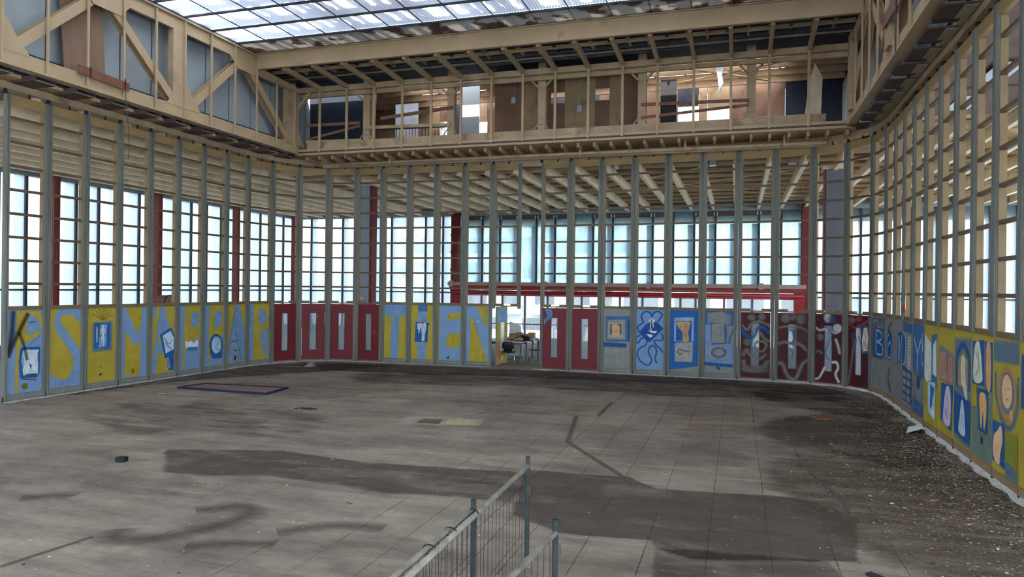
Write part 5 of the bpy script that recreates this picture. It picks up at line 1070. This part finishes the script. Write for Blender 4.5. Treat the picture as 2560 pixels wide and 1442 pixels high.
# white crumbled edge strip at the foot of the partition
mb = MB(); pth = catmull(POST[:18], 5), catmull(POST[19:], 5)
for pt in pth:
    for i in range(len(pt) - 1):
        a, b = Vector(pt[i]), Vector(pt[i+1]); d = (b - a).normalized(); n = Vector((d.y, -d.x))
        w0 = 0.12 + 0.03 * math.sin(i * 1.7); w1 = 0.12 + 0.03 * math.sin((i + 1) * 1.7)
        mb.prism([(*(a - n*0.05), 0.001), (*(b - n*0.05), 0.001), (*(b + n*w1), 0.001), (*(a + n*w0), 0.001)], (0, 0, 0.012))
struct('baseboard_partition', mb, mat('white_crumbled_edge', (186, 184, 180), 0.9, var=0.35, scale=12, bump=0.6))
# debris: paint flakes and chips
def flakes(name, n, pick, mats_, smin, smax, label):
    mbq = MB(); idx = []
    for _ in range(n):
        x, y = pick(); idx += [R.randrange(len(mats_))] * 2
        s = R.uniform(smin, smax) * (2.0 if R.random() < 0.04 else 1); a = R.uniform(0, 6.3); h = s * R.uniform(0.1, 0.5); k = R.uniform(0.3, 0.8)
        c_, s_ = math.cos(a), math.sin(a); b = len(mbq.v)
        for px, py, pz in ((-s, -s*k*.5, 0), (s*.8, -s*k*.6, 0.001), (s, s*k*.5, h*.6), (-s*.6, s*k*.6, h)):
            mbq.v.append((x + px*c_ - py*s_, y + px*s_ + py*c_, 0.006 + pz))
        mbq.f += [(b, b+1, b+2), (b, b+2, b+3)]
    o = obj(name, mbq, mats_[0]); o['kind'] = 'stuff'; o['label'] = label; o['category'] = 'debris'
    for m in mats_[1:]: o.data.materials.append(m)
    o.data.polygons.foreach_set('material_index', idx)
FLW = mat('white_flake', (186, 178, 166), 0.8, var=0.1); FLD = mat('dark_flake', (52, 46, 40), 0.9, var=0.2); FLT = mat('tan_flake', (140, 118, 92), 0.9, var=0.3)
def pick_right():
    while True:
        x, y = R.uniform(-0.6, 3.4), R.uniform(6.5, 20.5)
        w = math.exp(-((3.5 - x) / 1.5) ** 2) * (0.25 + math.exp(-((y - 12.2) / 3.6) ** 2))
        if R.random() < w: return x, y
def pick_edge():
    i = R.randrange(len(POST) - 1); t = R.random(); a, b = Vector(POST[i]), Vector(POST[i+1]); d = (b - a).normalized(); n = Vector((d.y, -d.x)); p = a.lerp(b, t) + n * (0.05 + abs(R.gauss(0, 0.45)))
    return p.x, p.y
def pick_any(): return R.uniform(-14.6, 3.2), R.uniform(4.5, 21.5)
flakes('debris', 26000, pick_right, [FLW, FLD, FLT, FLD, FLT, FLD, FLT], 0.004, 0.016, 'litter of paint flakes and leaf scraps along the wall reading BODY')
flakes('paint_flakes', 7000, pick_edge, [FLW, FLD, FLT], 0.004, 0.018, 'paint flakes swept along the foot of the folding wall')
flakes('floor_litter', 2600, pick_any, [FLW, FLT, FLD], 0.005, 0.018, 'scattered white and dark crumbs across the open floor')

# ------------------------------------------------------------------ low site fence in the foreground
fe = thing('site_fence', 'low galvanised site fence, two panels cable-tied together, in the foreground', 'fence', (-1.84, 5.0, 0), 'site fences in the foreground')
def fpost(x, y, parent, z=1.02): 
    mb = MB().tube([(x, y, 0.0), (x, y, z)], 0.021, 14, caps=False).tube([(x, y, z), (x, y, 0.4)], 0.0175, 14, caps=False); obj('post', mb, M_GALVD, parent, True)
    obj('foot_plate', MB().box(x - 0.05, x + 0.05, y - 0.05, y + 0.05, 0, 0.012), M_GALV, parent)
def fpanel(x0, y0, x1, y1, parent, n, z=0.93):
    obj('top_rail', MB().tube([(x0, y0, z), (x1, y1, z)], 0.021, 12), M_GALV, parent, True)
    obj('bottom_rail', MB().tube([(x0, y0, 0.07), (x1, y1, 0.07)], 0.019, 10), M_GALV, parent, True)
    for k in range(1, n):
        t = k / n; x, y = x0 + (x1-x0)*t, y0 + (y1-y0)*t; j = R.uniform(-0.006, 0.006)
        obj('wire', MB().tube([(x, y, z), (x + j, y + j, 0.55), (x, y, 0.07)], 0.0024, 5), M_WIRE, parent)
    for zz in (0.35, 0.62): obj('cross_wire', MB().tube([(x0, y0, zz), (x1, y1, zz)], 0.0024, 5), M_WIRE, parent)
fpost(-1.86, 6.5, fe); fpanel(-1.86, 6.5, -1.77, 3.1, fe, 34)
fpost(-1.86, 5.04, fe); fpanel(-1.87, 5.04, -1.82, 2.2, fe, 26, 0.945)
for y in (4.98, 4.55, 4.2): obj('cable_tie', MB().tube([(-1.86 + 0.046*math.cos(a) + 0.015, y, 0.938 + 0.03*math.sin(a)) for a in (2*math.pi*k/12 for k in range(13))], 0.005, 5), M_BLACK, fe, True)
obj('clip_wire', MB().tube([(-1.86, 6.47, 0.72), (-1.83, 6.46, 0.75), (-1.84, 6.5, 0.66)], 0.003, 5), M_GALV, fe)
f2 = thing('site_fence', 'nearer low galvanised site fence standing apart from the tied pair', 'fence', (-1.2, 4.0, 0), 'site fences in the foreground')
fpost(-1.17, 4.79, f2); fpanel(-1.17, 4.79, -1.36, 2.2, f2, 22)
obj('hook', MB().tube([(-1.145, 4.79, 0.86), (-1.135, 4.79, 0.85), (-1.135, 4.79, 0.78), (-1.145, 4.79, 0.77)], 0.003, 5), M_WIRE, f2)

hf = thing('foil_scrap', 'crumpled foil scrap dangling from the gallery roof in the bright bay', 'foil', (-0.6, 23.0, 8.9))
obj('sheet', MB().prism([(-0.75, 23.35, 9.69), (-0.5, 23.35, 9.69), (-0.55, 23.37, 9.3), (-0.5, 23.33, 9.05), (-0.62, 23.35, 8.8), (-0.66, 23.37, 9.2)], (0.02, 0.04, 0)), M_FOIL, hf)
for k, (x, z) in enumerate(((-6.9, 8.6), (-4.75, 8.2))):
    jb = obj('junction_box', MB().box(x - 0.07, x + 0.07, 21.93, 22.0, z - 0.1, z + 0.1).tube([(x, 21.97, z + 0.1), (x + 0.03, 21.97, 9.3)], 0.012, 5), M_GREYW, loc=(x, 21.96, z)); tag(jb, ['grey junction box on the stained gallery wall near the grey sheet', 'grey junction box between the two holes in the stained gallery wall'][k], 'junction box')
